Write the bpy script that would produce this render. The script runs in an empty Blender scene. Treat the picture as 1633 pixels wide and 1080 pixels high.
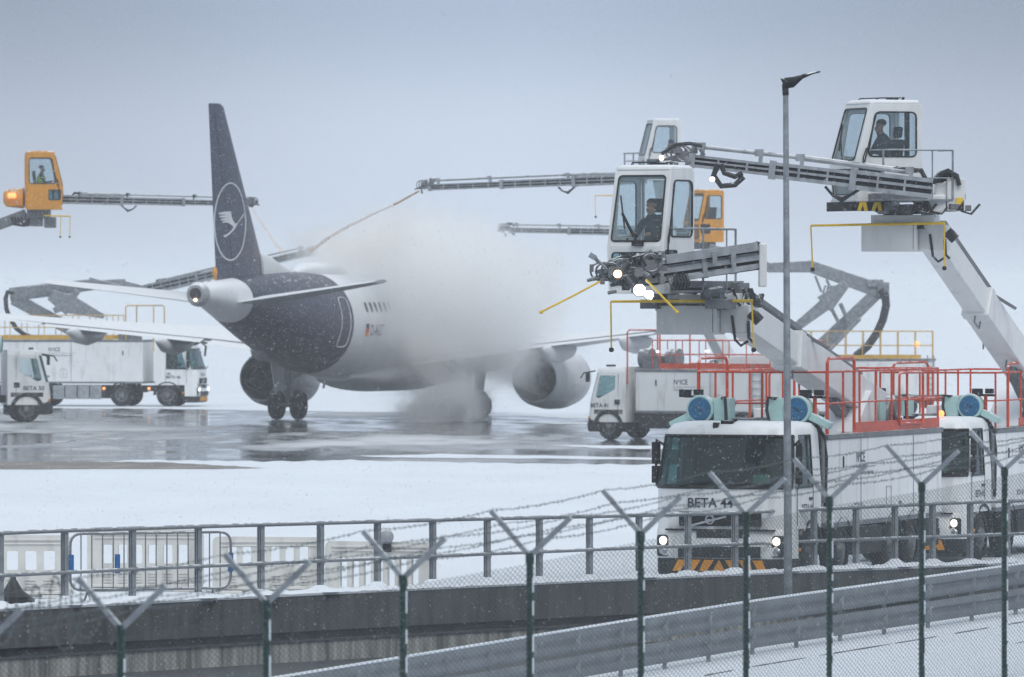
import bpy, bmesh, math, random
import numpy as np
from mathutils import Vector, Matrix
from mathutils.geometry import tessellate_polygon
R = math.radians
random.seed(7)
SC = bpy.context.scene
COL = SC.collection
# ------------------------------------------------------------------ camera
F = 11500.0          # focal length in photograph pixels (1633 wide)
CH = 5.1             # camera height above the apron
HY = 470.0           # horizon row in the photograph
cd = bpy.data.cameras.new('camera')
cam = bpy.data.objects.new('camera', cd); COL.objects.link(cam)
cam.location = (0, 0, CH); cam.rotation_euler = (R(90), 0, 0)
cd.sensor_fit = 'HORIZONTAL'; cd.sensor_width = 36; cd.lens = 36*F/1633
cd.shift_y = -(540-HY)/1633
cd.clip_start = 1; cd.clip_end = 60000
cd.dof.use_dof = True; cd.dof.focus_distance = 128; cd.dof.aperture_fstop = 5.0
SC.camera = cam
# ------------------------------------------------------------------ sky, sun, exposure
SUN_EL, SUN_ROT = R(48), R(160)
wd = bpy.data.worlds.new('World'); SC.world = wd; wd.use_nodes = True
nt = wd.node_tree; nt.nodes.clear()
def wn(t, **k):
    n = nt.nodes.new(t)
    for a, b in k.items(): setattr(n, a, b)
    return n
out = wn('ShaderNodeOutputWorld'); bg = wn('ShaderNodeBackground'); bg.inputs['Strength'].default_value = 0.1
sky = wn('ShaderNodeTexSky', sky_type='NISHITA'); sky.sun_disc = False
sky.sun_elevation = SUN_EL; sky.sun_rotation = SUN_ROT; sky.dust_density = 4; sky.air_density = 1
tc = wn('ShaderNodeTexCoord'); sp = wn('ShaderNodeSeparateXYZ'); nt.links.new(tc.outputs['Generated'], sp.inputs[0])
cr = wn('ShaderNodeValToRGB'); cr.color_ramp.interpolation = 'EASE'
e = cr.color_ramp.elements
e[0].position = 0.0; e[0].color = (.545, .628, .768, 1)
e[1].position = 0.02; e[1].color = (.545, .628, .768, 1)
for pos, c in ((.042, (.355, .432, .575, 1)), (.12, (.43, .52, .66, 1)), (.6, (.84, .93, 1.0, 1))):
    x = cr.color_ramp.elements.new(pos); x.color = c
nt.links.new(sp.outputs['Z'], cr.inputs[0])
sc_ = wn('ShaderNodeVectorMath', operation='SCALE'); sc_.inputs['Scale'].default_value = 10.0   # cloud deck, in the sky texture's units
nt.links.new(cr.outputs[0], sc_.inputs[0])
at_ = wn('ShaderNodeMath', operation='ARCTAN2'); nt.links.new(sp.outputs['X'], at_.inputs[0]); nt.links.new(sp.outputs['Y'], at_.inputs[1])
ab_ = wn('ShaderNodeMath', operation='ABSOLUTE'); nt.links.new(at_.outputs[0], ab_.inputs[0])
cn_ = wn('ShaderNodeTexNoise'); cn_.inputs['Scale'].default_value = 14; cn_.inputs['Detail'].default_value = 3; nt.links.new(tc.outputs['Generated'], cn_.inputs[0])
cs_ = wn('ShaderNodeMath', operation='MULTIPLY_ADD'); nt.links.new(cn_.outputs['Fac'], cs_.inputs[0]); cs_.inputs[1].default_value = .03; nt.links.new(ab_.outputs[0], cs_.inputs[2])
cm_ = wn('ShaderNodeMapRange', interpolation_type='SMOOTHSTEP'); nt.links.new(cs_.outputs[0], cm_.inputs['Value'])
cm_.inputs['From Min'].default_value = .010; cm_.inputs['From Max'].default_value = .095; cm_.inputs['To Min'].default_value = 11.2; cm_.inputs['To Max'].default_value = 7.7
nt.links.new(cm_.outputs[0], sc_.inputs['Scale'])
mx = wn('ShaderNodeMix', data_type='RGBA'); mx.inputs['Factor'].default_value = 0.92
nt.links.new(sky.outputs[0], mx.inputs[6]); nt.links.new(sc_.outputs[0], mx.inputs[7])
nt.links.new(mx.outputs[2], bg.inputs['Color']); nt.links.new(bg.outputs[0], out.inputs['Surface'])
sl = bpy.data.lights.new('sun', 'SUN'); sl.energy = 1.05; sl.angle = R(30); sl.color = (1, .98, .96)
sun = bpy.data.objects.new('sun', sl); COL.objects.link(sun)
sun.rotation_euler = (R(90)-SUN_EL, 0, R(180)-SUN_ROT)
SC.view_settings.view_transform = 'Standard'; SC.view_settings.look = 'None'
SC.view_settings.gamma = 1; SC.view_settings.exposure = 0.10
SC.cycles.max_bounces = 24; SC.cycles.volume_bounces = 20; SC.cycles.transparent_max_bounces = 24
SC.cycles.diffuse_bounces = 3; SC.cycles.glossy_bounces = 4; SC.cycles.caustics_reflective = False
SC.cycles.volume_step_rate = 0.3; SC.cycles.volume_max_steps = 400

# ------------------------------------------------------------------ materials
MATS = {}
def mat(name, col, rough=.5, metal=0., var=.12, vscale=3., snow=0., grime=0., speck=0., bump=0., vstretch=(1, 1, 1), spec=.5):
    m = bpy.data.materials.new(name); m.use_nodes = True; t = m.node_tree; N = t.nodes; L = t.links
    b = N['Principled BSDF']; b.inputs['Roughness'].default_value = rough; b.inputs['Metallic'].default_value = metal
    b.inputs['Specular IOR Level'].default_value = spec
    tx = N.new('ShaderNodeTexCoord'); mp = N.new('ShaderNodeMapping'); mp.inputs['Scale'].default_value = vstretch
    L.new(tx.outputs['Object'], mp.inputs[0])
    no = N.new('ShaderNodeTexNoise'); no.inputs['Scale'].default_value = vscale; no.inputs['Detail'].default_value = 6
    L.new(mp.outputs[0], no.inputs[0])
    rp = N.new('ShaderNodeValToRGB'); rp.color_ramp.elements[0].position = .3; rp.color_ramp.elements[1].position = .72
    rp.color_ramp.elements[0].color = tuple(c*(1-var) for c in col)+(1,)
    rp.color_ramp.elements[1].color = tuple(min(1, c*(1+var)) for c in col)+(1,)
    L.new(no.outputs['Fac'], rp.inputs[0]); last = rp.outputs[0]
    def over(last, fac, c):
        k = N.new('ShaderNodeMix'); k.data_type = 'RGBA'; L.new(fac, k.inputs[0]); L.new(last, k.inputs[6])
        k.inputs[7].default_value = c+(1,); return k.outputs[2]
    def mth(op, a, b_=None):
        k = N.new('ShaderNodeMath'); k.operation = op
        for i, s in ((0, a), (1, b_)):
            if s is None: continue
            if isinstance(s, (int, float)): k.inputs[i].default_value = s
            else: L.new(s, k.inputs[i])
        k.use_clamp = op == 'MULTIPLY'; return k.outputs[0]
    def rng(s, a, b_):
        k = N.new('ShaderNodeMapRange'); k.inputs['From Min'].default_value = a; k.inputs['From Max'].default_value = b_
        L.new(s, k.inputs['Value']); return k.outputs[0]
    if grime:
        n2 = N.new('ShaderNodeTexNoise'); n2.inputs['Scale'].default_value = 1.6; n2.inputs['Detail'].default_value = 8
        m2 = N.new('ShaderNodeMapping'); m2.inputs['Scale'].default_value = (2.5, 2.5, .5); L.new(tx.outputs['Object'], m2.inputs[0]); L.new(m2.outputs[0], n2.inputs[0])
        last = over(last, mth('MULTIPLY', rng(n2.outputs['Fac'], .52, .72), grime), (.12, .115, .11))
    if speck:
        n3 = N.new('ShaderNodeTexNoise'); n3.inputs['Scale'].default_value = 48; n3.inputs['Detail'].default_value = 3
        L.new(tx.outputs['Object'], n3.inputs[0])
        last = over(last, mth('MULTIPLY', rng(n3.outputs['Fac'], .56, .7), speck), (.8, .83, .87))
    if snow:
        g = N.new('ShaderNodeNewGeometry'); s3 = N.new('ShaderNodeSeparateXYZ'); L.new(g.outputs['Normal'], s3.inputs[0])
        n4 = N.new('ShaderNodeTexNoise'); n4.inputs['Scale'].default_value = 5; n4.inputs['Detail'].default_value = 4
        L.new(tx.outputs['Object'], n4.inputs[0])
        up = rng(s3.outputs['Z'], .45, .85); k = mth('MULTIPLY', up, rng(n4.outputs['Fac'], .62-.4*snow, .72-.4*snow))
        last = over(last, k, (.82, .85, .89))
        rr = N.new('ShaderNodeMix'); rr.data_type = 'FLOAT'; L.new(k, rr.inputs[0]); rr.inputs[2].default_value = rough; rr.inputs[3].default_value = .85
        L.new(rr.outputs[0], b.inputs['Roughness'])
        if metal:
            inv = N.new('ShaderNodeMath'); inv.operation = 'MULTIPLY_ADD'; L.new(k, inv.inputs[0]); inv.inputs[1].default_value = -metal; inv.inputs[2].default_value = metal
            L.new(inv.outputs[0], b.inputs['Metallic'])
    L.new(last, b.inputs['Base Color'])
    if bump:
        bp = N.new('ShaderNodeBump'); bp.inputs['Strength'].default_value = bump; bp.inputs['Distance'].default_value = .02
        L.new(no.outputs['Fac'], bp.inputs['Height']); L.new(bp.outputs[0], b.inputs['Normal'])
    MATS[name] = m; return m
def emit(name, col, s):
    m = bpy.data.materials.new(name); m.use_nodes = True; b = m.node_tree.nodes['Principled BSDF']
    b.inputs['Base Color'].default_value = col+(1,); b.inputs['Emission Color'].default_value = col+(1,); b.inputs['Emission Strength'].default_value = s
    MATS[name] = m; return m
def glass(name, tint, opac=0.0, dark=(.02, .025, .03)):
    m = bpy.data.materials.new(name); m.use_nodes = True; t = m.node_tree; N = t.nodes; L = t.links
    N.remove(N['Principled BSDF'])
    tr = N.new('ShaderNodeBsdfTransparent'); tr.inputs[0].default_value = tint+(1,)
    gl = N.new('ShaderNodeBsdfGlossy'); gl.inputs['Roughness'].default_value = .04; gl.inputs[0].default_value = (.9, .95, 1, 1)
    lw = N.new('ShaderNodeLayerWeight'); pw = N.new('ShaderNodeMath'); pw.operation = 'POWER'; L.new(lw.outputs['Facing'], pw.inputs[0]); pw.inputs[1].default_value = 4.5
    fr = N.new('ShaderNodeMath'); fr.operation = 'MULTIPLY_ADD'; L.new(pw.outputs[0], fr.inputs[0]); fr.inputs[1].default_value = .6; fr.inputs[2].default_value = .03
    m1 = N.new('ShaderNodeMixShader'); L.new(fr.outputs[0], m1.inputs[0]); L.new(tr.outputs[0], m1.inputs[1]); L.new(gl.outputs[0], m1.inputs[2])
    # snow melt and road film on the pane
    df = N.new('ShaderNodeBsdfDiffuse'); df.inputs[0].default_value = (.32, .40, .42, 1)
    tx = N.new('ShaderNodeTexCoord'); no = N.new('ShaderNodeTexNoise'); no.inputs['Scale'].default_value = 9; no.inputs['Detail'].default_value = 7
    L.new(tx.outputs['Object'], no.inputs[0]); mr = N.new('ShaderNodeMapRange'); L.new(no.outputs['Fac'], mr.inputs['Value'])
    mr.inputs['From Min'].default_value = .4; mr.inputs['From Max'].default_value = .75; mr.inputs['To Min'].default_value = opac*.4; mr.inputs['To Max'].default_value = opac
    m2 = N.new('ShaderNodeMixShader'); L.new(mr.outputs[0], m2.inputs[0]); L.new(m1.outputs[0], m2.inputs[1]); L.new(df.outputs[0], m2.inputs[2])
    L.new(m2.outputs[0], N['Material Output'].inputs['Surface']); MATS[name] = m; return m
white = mat('white_paint', (.80, .815, .82), .35, var=.05, vscale=1.2, snow=.75, grime=.34, speck=.10)
shell = mat('cabin_white', (.76, .77, .77), .32, var=.04, vscale=2, snow=.7, grime=.16)
galv = mat('galvanised_steel', (.25, .275, .30), .5, .2, var=.3, vscale=6, snow=.5, speck=.06)
rsteel = mat('railing_steel', (.29, .315, .345), .5, .15, var=.2, vscale=6, snow=.4)
bsteel = mat('barrier_steel', (.19, .21, .235), .5, .15, var=.2, vscale=2, grime=.2)
alu = mat('boom_aluminium', (.34, .365, .39), .45, .3, var=.25, vscale=5, snow=.7, grime=.4, speck=.1)
dark = mat('dark_chassis', (.016, .018, .021), .65, var=.4, vscale=8, snow=.25, speck=.06, spec=.3)
cgrey = mat('cap_grey', (.16, .17, .185), .5, var=.25, snow=.45, speck=.08)
rubber = mat('rubber', (.014, .015, .017), .8, var=.4, vscale=14, speck=.08, snow=.25, spec=.3)
rimm = mat('wheel_rim', (.15, .16, .175), .5, .2, var=.3, vscale=9, grime=.5)
red = mat('red_rail', (.56, .062, .018), .4, var=.15, vscale=5, snow=.35)
yel = mat('yellow_rail', (.62, .36, .045), .45, var=.15, vscale=5, snow=.35)
rod = mat('yellow_rod', (.78, .52, .03), .4, var=.12, vscale=8)
orange = mat('orange_paint', (.70, .30, .015), .35, var=.1, vscale=3, grime=.2, snow=.4)
blue = mat('blower_blue', (.008, .105, .23), .4, var=.2, vscale=12, speck=.12)
mint = mat('blower_mint', (.42, .62, .60), .4, var=.08, vscale=5, snow=.4)
navy = mat('navy_livery', (.014, .018, .052), .35, var=.2, vscale=2.5, snow=.06, speck=.12)
pwhite = mat('aircraft_white', (.66, .68, .70), .35, var=.06, vscale=1, snow=.9, grime=.12, speck=.15)
pgrey = mat('aircraft_grey', (.30, .315, .34), .4, var=.12, vscale=3, snow=.95, speck=.25)
pdark = mat('exhaust_dark', (.045, .045, .05), .5, .3, var=.3, speck=.2)
chrome = mat('bare_metal', (.45, .46, .48), .3, .8, var=.2)
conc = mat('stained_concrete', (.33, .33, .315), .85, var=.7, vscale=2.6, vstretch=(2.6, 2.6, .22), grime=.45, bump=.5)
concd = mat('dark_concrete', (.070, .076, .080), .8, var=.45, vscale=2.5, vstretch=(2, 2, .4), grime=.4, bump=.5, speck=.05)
green = mat('green_coating', (.004, .030, .025), .4, var=.3, vscale=10, snow=.3, speck=.15)
cream = mat('cream_plastic', (.64, .635, .60), .6, var=.08, vscale=4, snow=.8, grime=.3)
snowm = mat('snow', (.79, .835, .90), .8, var=.04, vscale=.3, bump=.4, vstretch=(1, .35, 1))
wire = mat('fence_wire', (.10, .125, .13), .5, .4, var=.3)
ink = mat('lettering_navy', (.016, .018, .045), .5, var=.1)
inkg = mat('lettering_grey', (.16, .17, .2), .5, var=.1)
black = mat('black_rubber', (.012, .013, .015), .5, var=.3)
hose = mat('hose_black', (.016, .018, .021), .55, var=.3, snow=.3, speck=.12)
bstripe = mat('stripe_amber', (.72, .29, .012), .5, var=.15)
skin = mat('skin', (.42, .22, .15), .6, var=.1)
jacket = mat('dark_jacket', (.018, .024, .038), .8, var=.3, vscale=12)
hivis = mat('hivis_vest', (.42, .70, .05), .6, var=.1)
hairm = mat('brown_hair', (.03, .018, .012), .7, var=.2)
paper = mat('pale_paper', (.60, .72, .45), .7, var=.1)
signred = mat('sign_red', (.5, .03, .03), .5)
emblem_white = mat('emblem_white', (.62, .65, .68), .5, var=.1, speck=.1)
blueclamp = mat('blue_plastic', (.015, .10, .28), .5, var=.15)
seatm = mat('seat_cloth', (.022, .026, .03), .85, var=.2)
glassw = glass('windscreen_glass', (.45, .60, .60), .08)
glassc = glass('cabin_glass', (.90, .94, .95), .06)
glassd = glass('dark_glass', (.55, .68, .69), .06)
lampw = emit('lamp_white', (1, .93, .78), 3); lampo = emit('lamp_orange', (1, .33, .10), 1.7)
lampw2 = emit('work_light', (1, .98, .86), 12); lampd = emit('day_lamp', (.9, .95, 1), 2.2); tail_l = emit('tail_light', (1, .62, .35), 6)

# ------------------------------------------------------------------ mesh helpers
I4 = Matrix.Identity(4)
WM = {}
def P(px, py, Z):            # the point at depth Z that a photograph pixel looks at
    return Vector(((px-816.5)/F*Z, Z, CH-(py-HY)/F*Z))
def tag(o, label=None, cat=None, group=None, kind=None):
    for k, v in (('label', label), ('category', cat), ('group', group), ('kind', kind)):
        if v: o[k] = v
    return o
def frame(o, x, y, z):
    M = Matrix.Identity(4)
    for i, a in enumerate((x, y, z)):
        for j in range(3): M[j][i] = a[j]
    M.translation = Vector(o); return M
def root(name, loc, rz=0, s=1.0):
    o = bpy.data.objects.new(name, None); COL.objects.link(o); o.empty_display_size = .3
    M = Matrix.Translation(Vector(loc)) @ Matrix.Rotation(rz, 4, 'Z') @ Matrix.Scale(s, 4)
    o.matrix_world = M; WM[o.name] = M; return o
def circ(n, r, a0=0): return [(r*math.cos(a0+2*math.pi*i/n), r*math.sin(a0+2*math.pi*i/n)) for i in range(n)]
def rpoly(pts, r, n=3):
    out = []; k = len(pts)
    for i in range(k):
        p = Vector(pts[i]); a = Vector(pts[i-1])-p; b = Vector(pts[(i+1) % k])-p
        d = min(r, a.length*.45, b.length*.45); A = p+a.normalized()*d; B = p+b.normalized()*d
        for j in range(n+1):
            t = j/n; out.append(tuple(A*(1-t)**2+p*2*t*(1-t)+B*t*t))
    return out
class MB:
    def __init__(s, M=None): s.v = []; s.f = []; s.mi = []; s.M = M or I4; s.cur = 0
    def m(s, i): s.cur = i; return s
    def add(s, vs, fs):
        o = len(s.v); s.v += [s.M @ Vector(p) for p in vs]; s.f += [[i+o for i in f] for f in fs]; s.mi += [s.cur]*len(fs); return s
    def box(s, c, d):
        x, y, z = c; a, b, e = d[0]/2, d[1]/2, d[2]/2
        return s.add([(x+i*a, y+j*b, z+k*e) for i in (-1, 1) for j in (-1, 1) for k in (-1, 1)],
                     [(0, 1, 3, 2), (4, 6, 7, 5), (0, 4, 5, 1), (2, 3, 7, 6), (0, 2, 6, 4), (1, 5, 7, 3)])
    def bar(s, p0, p1, w, h, up=(0, 0, 1), w1=None, h1=None):
        p0 = Vector(p0); p1 = Vector(p1); a = (p1-p0).normalized(); u = Vector(up); u = (u-a*u.dot(a)).normalized(); d = a.cross(u)
        w1 = w if w1 is None else w1; h1 = h if h1 is None else h1
        vs = [p+d*(i*ww/2)+u*(k*hh/2) for p, ww, hh in ((p0, w, h), (p1, w1, h1)) for i in (-1, 1) for k in (-1, 1)]
        return s.add(vs, [(0, 1, 3, 2), (4, 6, 7, 5), (0, 4, 5, 1), (2, 3, 7, 6), (0, 2, 6, 4), (1, 5, 7, 3)])
    def tube(s, pts, r, n=6, closed=False):
        pts = [Vector(p) for p in pts]; k = len(pts); rings = []; u = None
        rr = r if isinstance(r, (list, tuple)) else [r]*k
        for i, p in enumerate(pts):
            if closed: t = (pts[(i+1) % k]-pts[i-1]).normalized()
            else: t = (pts[min(i+1, k-1)]-pts[max(i-1, 0)]).normalized()
            if u is None: u = t.orthogonal().normalized()
            else: u = (u-t*u.dot(t)); u = u.normalized() if u.length > 1e-6 else t.orthogonal().normalized()
            w = t.cross(u); rings.append([p+u*(rr[i]*math.cos(2*math.pi*j/n))+w*(rr[i]*math.sin(2*math.pi*j/n)) for j in range(n)])
        return s.loft(rings, caps=not closed, wrap=closed)
    def loft(s, rings, caps=True, wrap=False):
        n = len(rings[0]); vs = [p for r in rings for p in r]; fs = []; k = len(rings)
        for i in range(k if wrap else k-1):
            a = i*n; b = ((i+1) % k)*n
            for j in range(n): fs.append((a+j, a+(j+1) % n, b+(j+1) % n, b+j))
        if caps: fs.append(tuple(range(n))[::-1]); fs.append(tuple((k-1)*n+j for j in range(n)))
        return s.add(vs, fs)
    def cyl(s, p0, p1, r0, r1=None, n=12): return s.tube([p0, p1], [r0, r0 if r1 is None else r1], n)
    def lathe(s, prof, o, ax, n=20, caps=False):   # prof: (along axis, radius)
        a = Vector(ax).normalized(); u = a.orthogonal().normalized(); w = a.cross(u); o = Vector(o)
        return s.loft([[o+a*t+u*(r*math.cos(2*math.pi*j/n))+w*(r*math.sin(2*math.pi*j/n)) for j in range(n)] for t, r in prof], caps)
    def ball(s, c, r, n=10, k=6):
        c = Vector(c); rx = r if isinstance(r, (tuple, list)) else (r, r, r); rings = []
        for i in range(1, k):
            a = math.pi*i/k; rings.append([c+Vector((rx[0]*math.sin(a)*math.cos(2*math.pi*j/n), rx[1]*math.sin(a)*math.sin(2*math.pi*j/n), -rx[2]*math.cos(a))) for j in range(n)])
        return s.loft(rings)
    def panel(s, outer, holes, fn, t):      # flat plate with holes; fn(u,v,w) -> point, w from 0 to -t
        loops = [outer]+list(holes); tri = tessellate_polygon([[Vector((a, b, 0)) for a, b in l] for l in loops])
        pts = [p for l in loops for p in l]; n = len(pts)
        vs = [fn(a, b, 0) for a, b in pts]+[fn(a, b, -t) for a, b in pts]
        fs = [tuple(x) for x in tri]+[tuple(i+n for i in x[::-1]) for x in tri]; o = 0
        for l in loops:
            k = len(l)
            for i in range(k): fs.append((o+i, o+(i+1) % k, o+(i+1) % k+n, o+i+n))
            o += k
        return s.add(vs, fs)
    def build(s, name, mats, parent=None, smooth=35, bevel=0, recalc=True):
        mats = mats if isinstance(mats, (list, tuple)) else [mats]
        me = bpy.data.meshes.new(name)
        if parent is not None: W = WM[parent.name]
        else:
            xs = [p.x for p in s.v]; ys = [p.y for p in s.v]
            W = Matrix.Translation(((min(xs)+max(xs))/2, (min(ys)+max(ys))/2, min(p.z for p in s.v)))
        Wi = W.inverted()
        me.from_pydata([Wi @ p for p in s.v], [], s.f)
        for m_ in mats: me.materials.append(m_)
        if len(mats) > 1: me.polygons.foreach_set('material_index', s.mi)
        if recalc:
            b = bmesh.new(); b.from_mesh(me); bmesh.ops.recalc_face_normals(b, faces=b.faces); b.to_mesh(me); b.free()
        if smooth:
            me.polygons.foreach_set('use_smooth', [True]*len(me.polygons)); me.set_sharp_from_angle(angle=R(smooth))
        me.update()
        o = bpy.data.objects.new(name, me); COL.objects.link(o)
        if parent is not None: o.parent = parent
        else: o.matrix_world = W
        WM[o.name] = W
        if bevel:
            bv = o.modifiers.new('edge', 'BEVEL'); bv.width = bevel; bv.segments = 2; bv.limit_method = 'ANGLE'; bv.angle_limit = R(40)
        return o
FONTCACHE = {}
def text_mesh(s):
    if s not in FONTCACHE:
        c = bpy.data.curves.new('lettering', 'FONT'); c.body = s; c.size = 1; c.extrude = 0; c.resolution_u = 3; c.offset = .012; c.align_x = 'LEFT'
        o = bpy.data.objects.new('lettering', c); COL.objects.link(o)
        dg = bpy.context.evaluated_depsgraph_get(); me = bpy.data.meshes.new_from_object(o.evaluated_get(dg))
        vs = [v.co.copy() for v in me.vertices]; fs = [tuple(p.vertices) for p in me.polygons]
        bpy.data.objects.remove(o); bpy.data.meshes.remove(me); FONTCACHE[s] = (vs, fs)
    return FONTCACHE[s]
def lettering(parent, s, o, xdir, size, m=None, up=(0, 0, 1), wide=1.0, name='lettering'):
    x = Vector(xdir).normalized(); u = Vector(up); u = (u-x*u.dot(x)).normalized(); z = x.cross(u)
    M = (WM[parent.name] if parent else I4) @ frame(o, x*wide, u, z); mb = MB(M)
    vs, fs = text_mesh(s); mb.add([v*size for v in vs], fs)
    return mb.build(name, m or ink, parent, smooth=0, recalc=False)
# ------------------------------------------------------------------ vehicles: cab, body, wheels
def plan(L, W, rc, xf, bow=.05, W2=None):
    h = W/2; pts = [(-L, -h), (-L*.72, -h), (xf-rc-.12, -h)]
    for i in range(6):
        a = -math.pi/2+math.pi/2*i/5; pts.append((xf-rc+rc*math.cos(a), -h+rc+rc*math.sin(a)))
    for i in range(1, 5):
        y = (-h+rc)+(2*h-2*rc)*i/5; pts.append((xf+bow*(1-(y/(h-rc))**2), y))
    for i in range(6):
        a = math.pi/2*i/5; pts.append((xf-rc+rc*math.cos(a), h-rc+rc*math.sin(a)))
    return pts+[(xf-rc-.12, h), (-L*.72, h), (-L, h)]     # 22 points, rear-right to rear-left
def strip(mb, s0, s1, i, j, t=.03):
    """shell between two plan sections (z, pts), outline points i..j, with real thickness"""
    (z0, a), (z1, b) = s0, s1
    def inn(p): return (p[0]-(t if p[0] > -.5 else 0), p[1]*(1-t/1.2))
    A = [(x, y, z0) for x, y in a[i:j+1]]; B = [(x, y, z1) for x, y in b[i:j+1]]
    C = [inn(p)+(z1,) for p in b[i:j+1]]; D = [inn(p)+(z0,) for p in a[i:j+1]]
    k = j-i+1; vs = A+B+C+D; fs = []
    for q in range(k-1):
        for u in range(4): fs.append((u*k+q, u*k+q+1, ((u+1) % 4)*k+q+1, ((u+1) % 4)*k+q))
    fs += [(0, k, 2*k, 3*k), (k-1, 4*k-1, 3*k-1, 2*k-1)]
    return mb.add(vs, fs)
def wheel(rt, x, y, r=.52, w=.30, dual=False):
    M = WM[rt.name]; s = 1 if y > 0 else -1; k = r/.52
    t = MB(M).lathe([(-w/2, r*.62), (-w/2, r*.86), (-w/2+.05, r*.97), (-.09*k, r), (0, r*.985), (.09*k, r), (w/2-.05, r*.97), (w/2, r*.86), (w/2, r*.62)], (x, y, r), (0, s, 0), 28)
    o = t.build('wheel', rubber, rt, 30)
    q = MB(M).lathe([(-w/2, r*.62), (w/2-.03, r*.62), (w/2-.03, r*.55), (w/2-.12, r*.5), (w/2-.13, r*.3), (w/2-.02, r*.27), (w/2+.03, r*.2), (w/2+.05, .001)], (x, y, r), (0, s, 0), 28)
    for i in range(10):
        a = 2*math.pi*i/10; q.cyl((x+r*.4*math.cos(a), y+s*(w/2-.14), r+r*.4*math.sin(a)), (x+r*.4*math.cos(a), y+s*(w/2-.08), r+r*.4*math.sin(a)), .025*k, n=6)
    q.build('rim', rimm, o, 30); return o
def fm_cab(rt, num, L=1.95, W=2.5, mirrors=True, lamps=True, lit=lampw):
    """tall forward-control cab, front face at x = 0"""
    M = WM[rt.name]; zs, zh = 1.72, 2.62
    S = lambda z, xf, w=W, rc=.34: (z, plan(L, w, rc, xf))
    lo = [S(.98, 0), S(1.3, .03), S(zs, 0)]; hd = S(zh, -.27, W-.12)
    mb = MB(M); mb.loft([[(x, y, z) for x, y in p] for z, p in lo])
    s0 = lo[-1]; mb.loft([[(x, y, z) for x, y in p] for z, p in (hd, S(2.72, -.31, W-.16), S(2.82, -.42, W-.34, .3), S(2.86, -.6, W-.7, .2))])
    strip(mb, s0, hd, 0, 1, .06); strip(mb, s0, hd, 20, 21, .06)
    strip(mb, s0, hd, 2, 4, .08); strip(mb, s0, hd, 17, 19, .08)
    mb.box((-L+.035, 0, (zs+zh)/2), (.05, W-.2, zh-zs))
    cab = mb.build('cab', white, rt, 40)
    ws = MB(M); strip(ws, S(zs+.005, -.012, W-.012), S(zh-.005, -.282, W-.132), 4, 17, .012); ws.build('windscreen', glassw, cab, 60)
    for sd, (i, j) in ((-1, (1, 2)), (1, (19, 20))):
        g = MB(M); strip(g, S(zs+.01, -.012, W-.05), S(zh-.01, -.282, W-.17), i, j, .01); g.build('side_window', glassd, cab, 60)
        k = MB(M); y = sd*(W/2+.004)
        k.tube([(-L*.72, y, zs-.01), (-.47, y, zs-.01)], .02, 4); k.tube([(-L*.72, sd*(W/2-.05), zh+.0), (-.74, sd*(W/2-.05), zh+.0)], .018, 4)
        k.tube([(-L*.72, y, zs-.01), (-L*.72, sd*(W/2-.05), zh)], .022, 4)
        k.tube([(-.47, y, 1.05), (-.46, y, zs)], .008, 4); k.tube([(-L*.74, y, 1.05), (-L*.74, y, zs)], .008, 4)
        k.box((-L*.66, y, 1.5), (.16, .03, .05)); k.build('door_seal', black, cab, 0)
    k = MB(M)                                                # rubber seal and wipers below the screen
    a = plan(L, W, .34, .012)[4:18]; b = plan(L, W-.12, .34, -.262)[4:18]
    k.tube([(x, y, zs+.005) for x, y in a], .035, 5); k.tube([(x, y, zh-.0) for x, y in b], .025, 5)
    k.tube([a[0]+(zs,), b[0]+(zh,)], .025, 5); k.tube([a[-1]+(zs,), b[-1]+(zh,)], .025, 5)
    for y0 in (-.75, 0, .72): k.bar((.065, y0, zs+.03), (.035, y0+.55, zs+.10), .03, .025)
    k.build('wiper', black, cab, 0)
    # face of the cab
    g = MB(M); g.box((.055, 0, 1.165), (.06, 1.5, .25)); g.box((.085, .0, .90), (.07, .84, .13)); g.box((.06, 0, .975), (.11, 2.0, .03)); g.box((.105, 0, .585), (.08, 1.5, .20))
    for i in range(4): g.box((.08, 0, 1.07+.055*i), (.02, 1.46, .014))
    g.build('grille', dark, cab, 0, .008)
    bd = MB(M); bd.bar((.092, -.52, 1.05), (.092, .12, 1.21), .02, .035); bd.lathe([(0, .085), (.02, .085), (.02, .06), (0, .06)], (.085, -.18, 1.155), (1, 0, 0), 16)
    bd.box((.10, -.18, 1.155), (.012, .1, .018)); bd.build('grille_badge', chrome, cab, 30)
    bm = MB(M)
    bm.loft([[(x, y, z) for x, y in plan(.55, W, .3, xf)] for z, xf in ((.47, .05), (.54, .08), (.86, .06), (.985, .0))])
    bm.build('bumper', white, cab, 40)
    lb = MB(M); lb.loft([[(x, y, z) for x, y in plan(.6, W-.04, .3, xf)] for z, xf in ((.18, .0), (.24, .06), (.46, .07))])
    st = lb.build('lower_bumper', dark, cab, 40)
    w = MB(M)
    for i, (y0, y1, c) in enumerate([(-.86+.245*i, -.86+.245*(i+1), i) for i in range(7)]):
        sl = .11 if i < 3 else (-.11 if i > 3 else 0)
        x = .125
        if i == 3: q = [(y0, .25), (y1, .25), ((y0+y1)/2, .45)]
        else: q = [(y0+.05-sl*.5, .25), (y1-.05-sl*.5, .25), (y1-.02+sl*.5, .45), (y0+.04+sl*.5, .45)]
        w.panel(q, [], lambda u, v, t_: (x-.03*abs(u)+t_, u, v), .01)
    w.build('warning_stripes', bstripe, st, 0)
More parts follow.
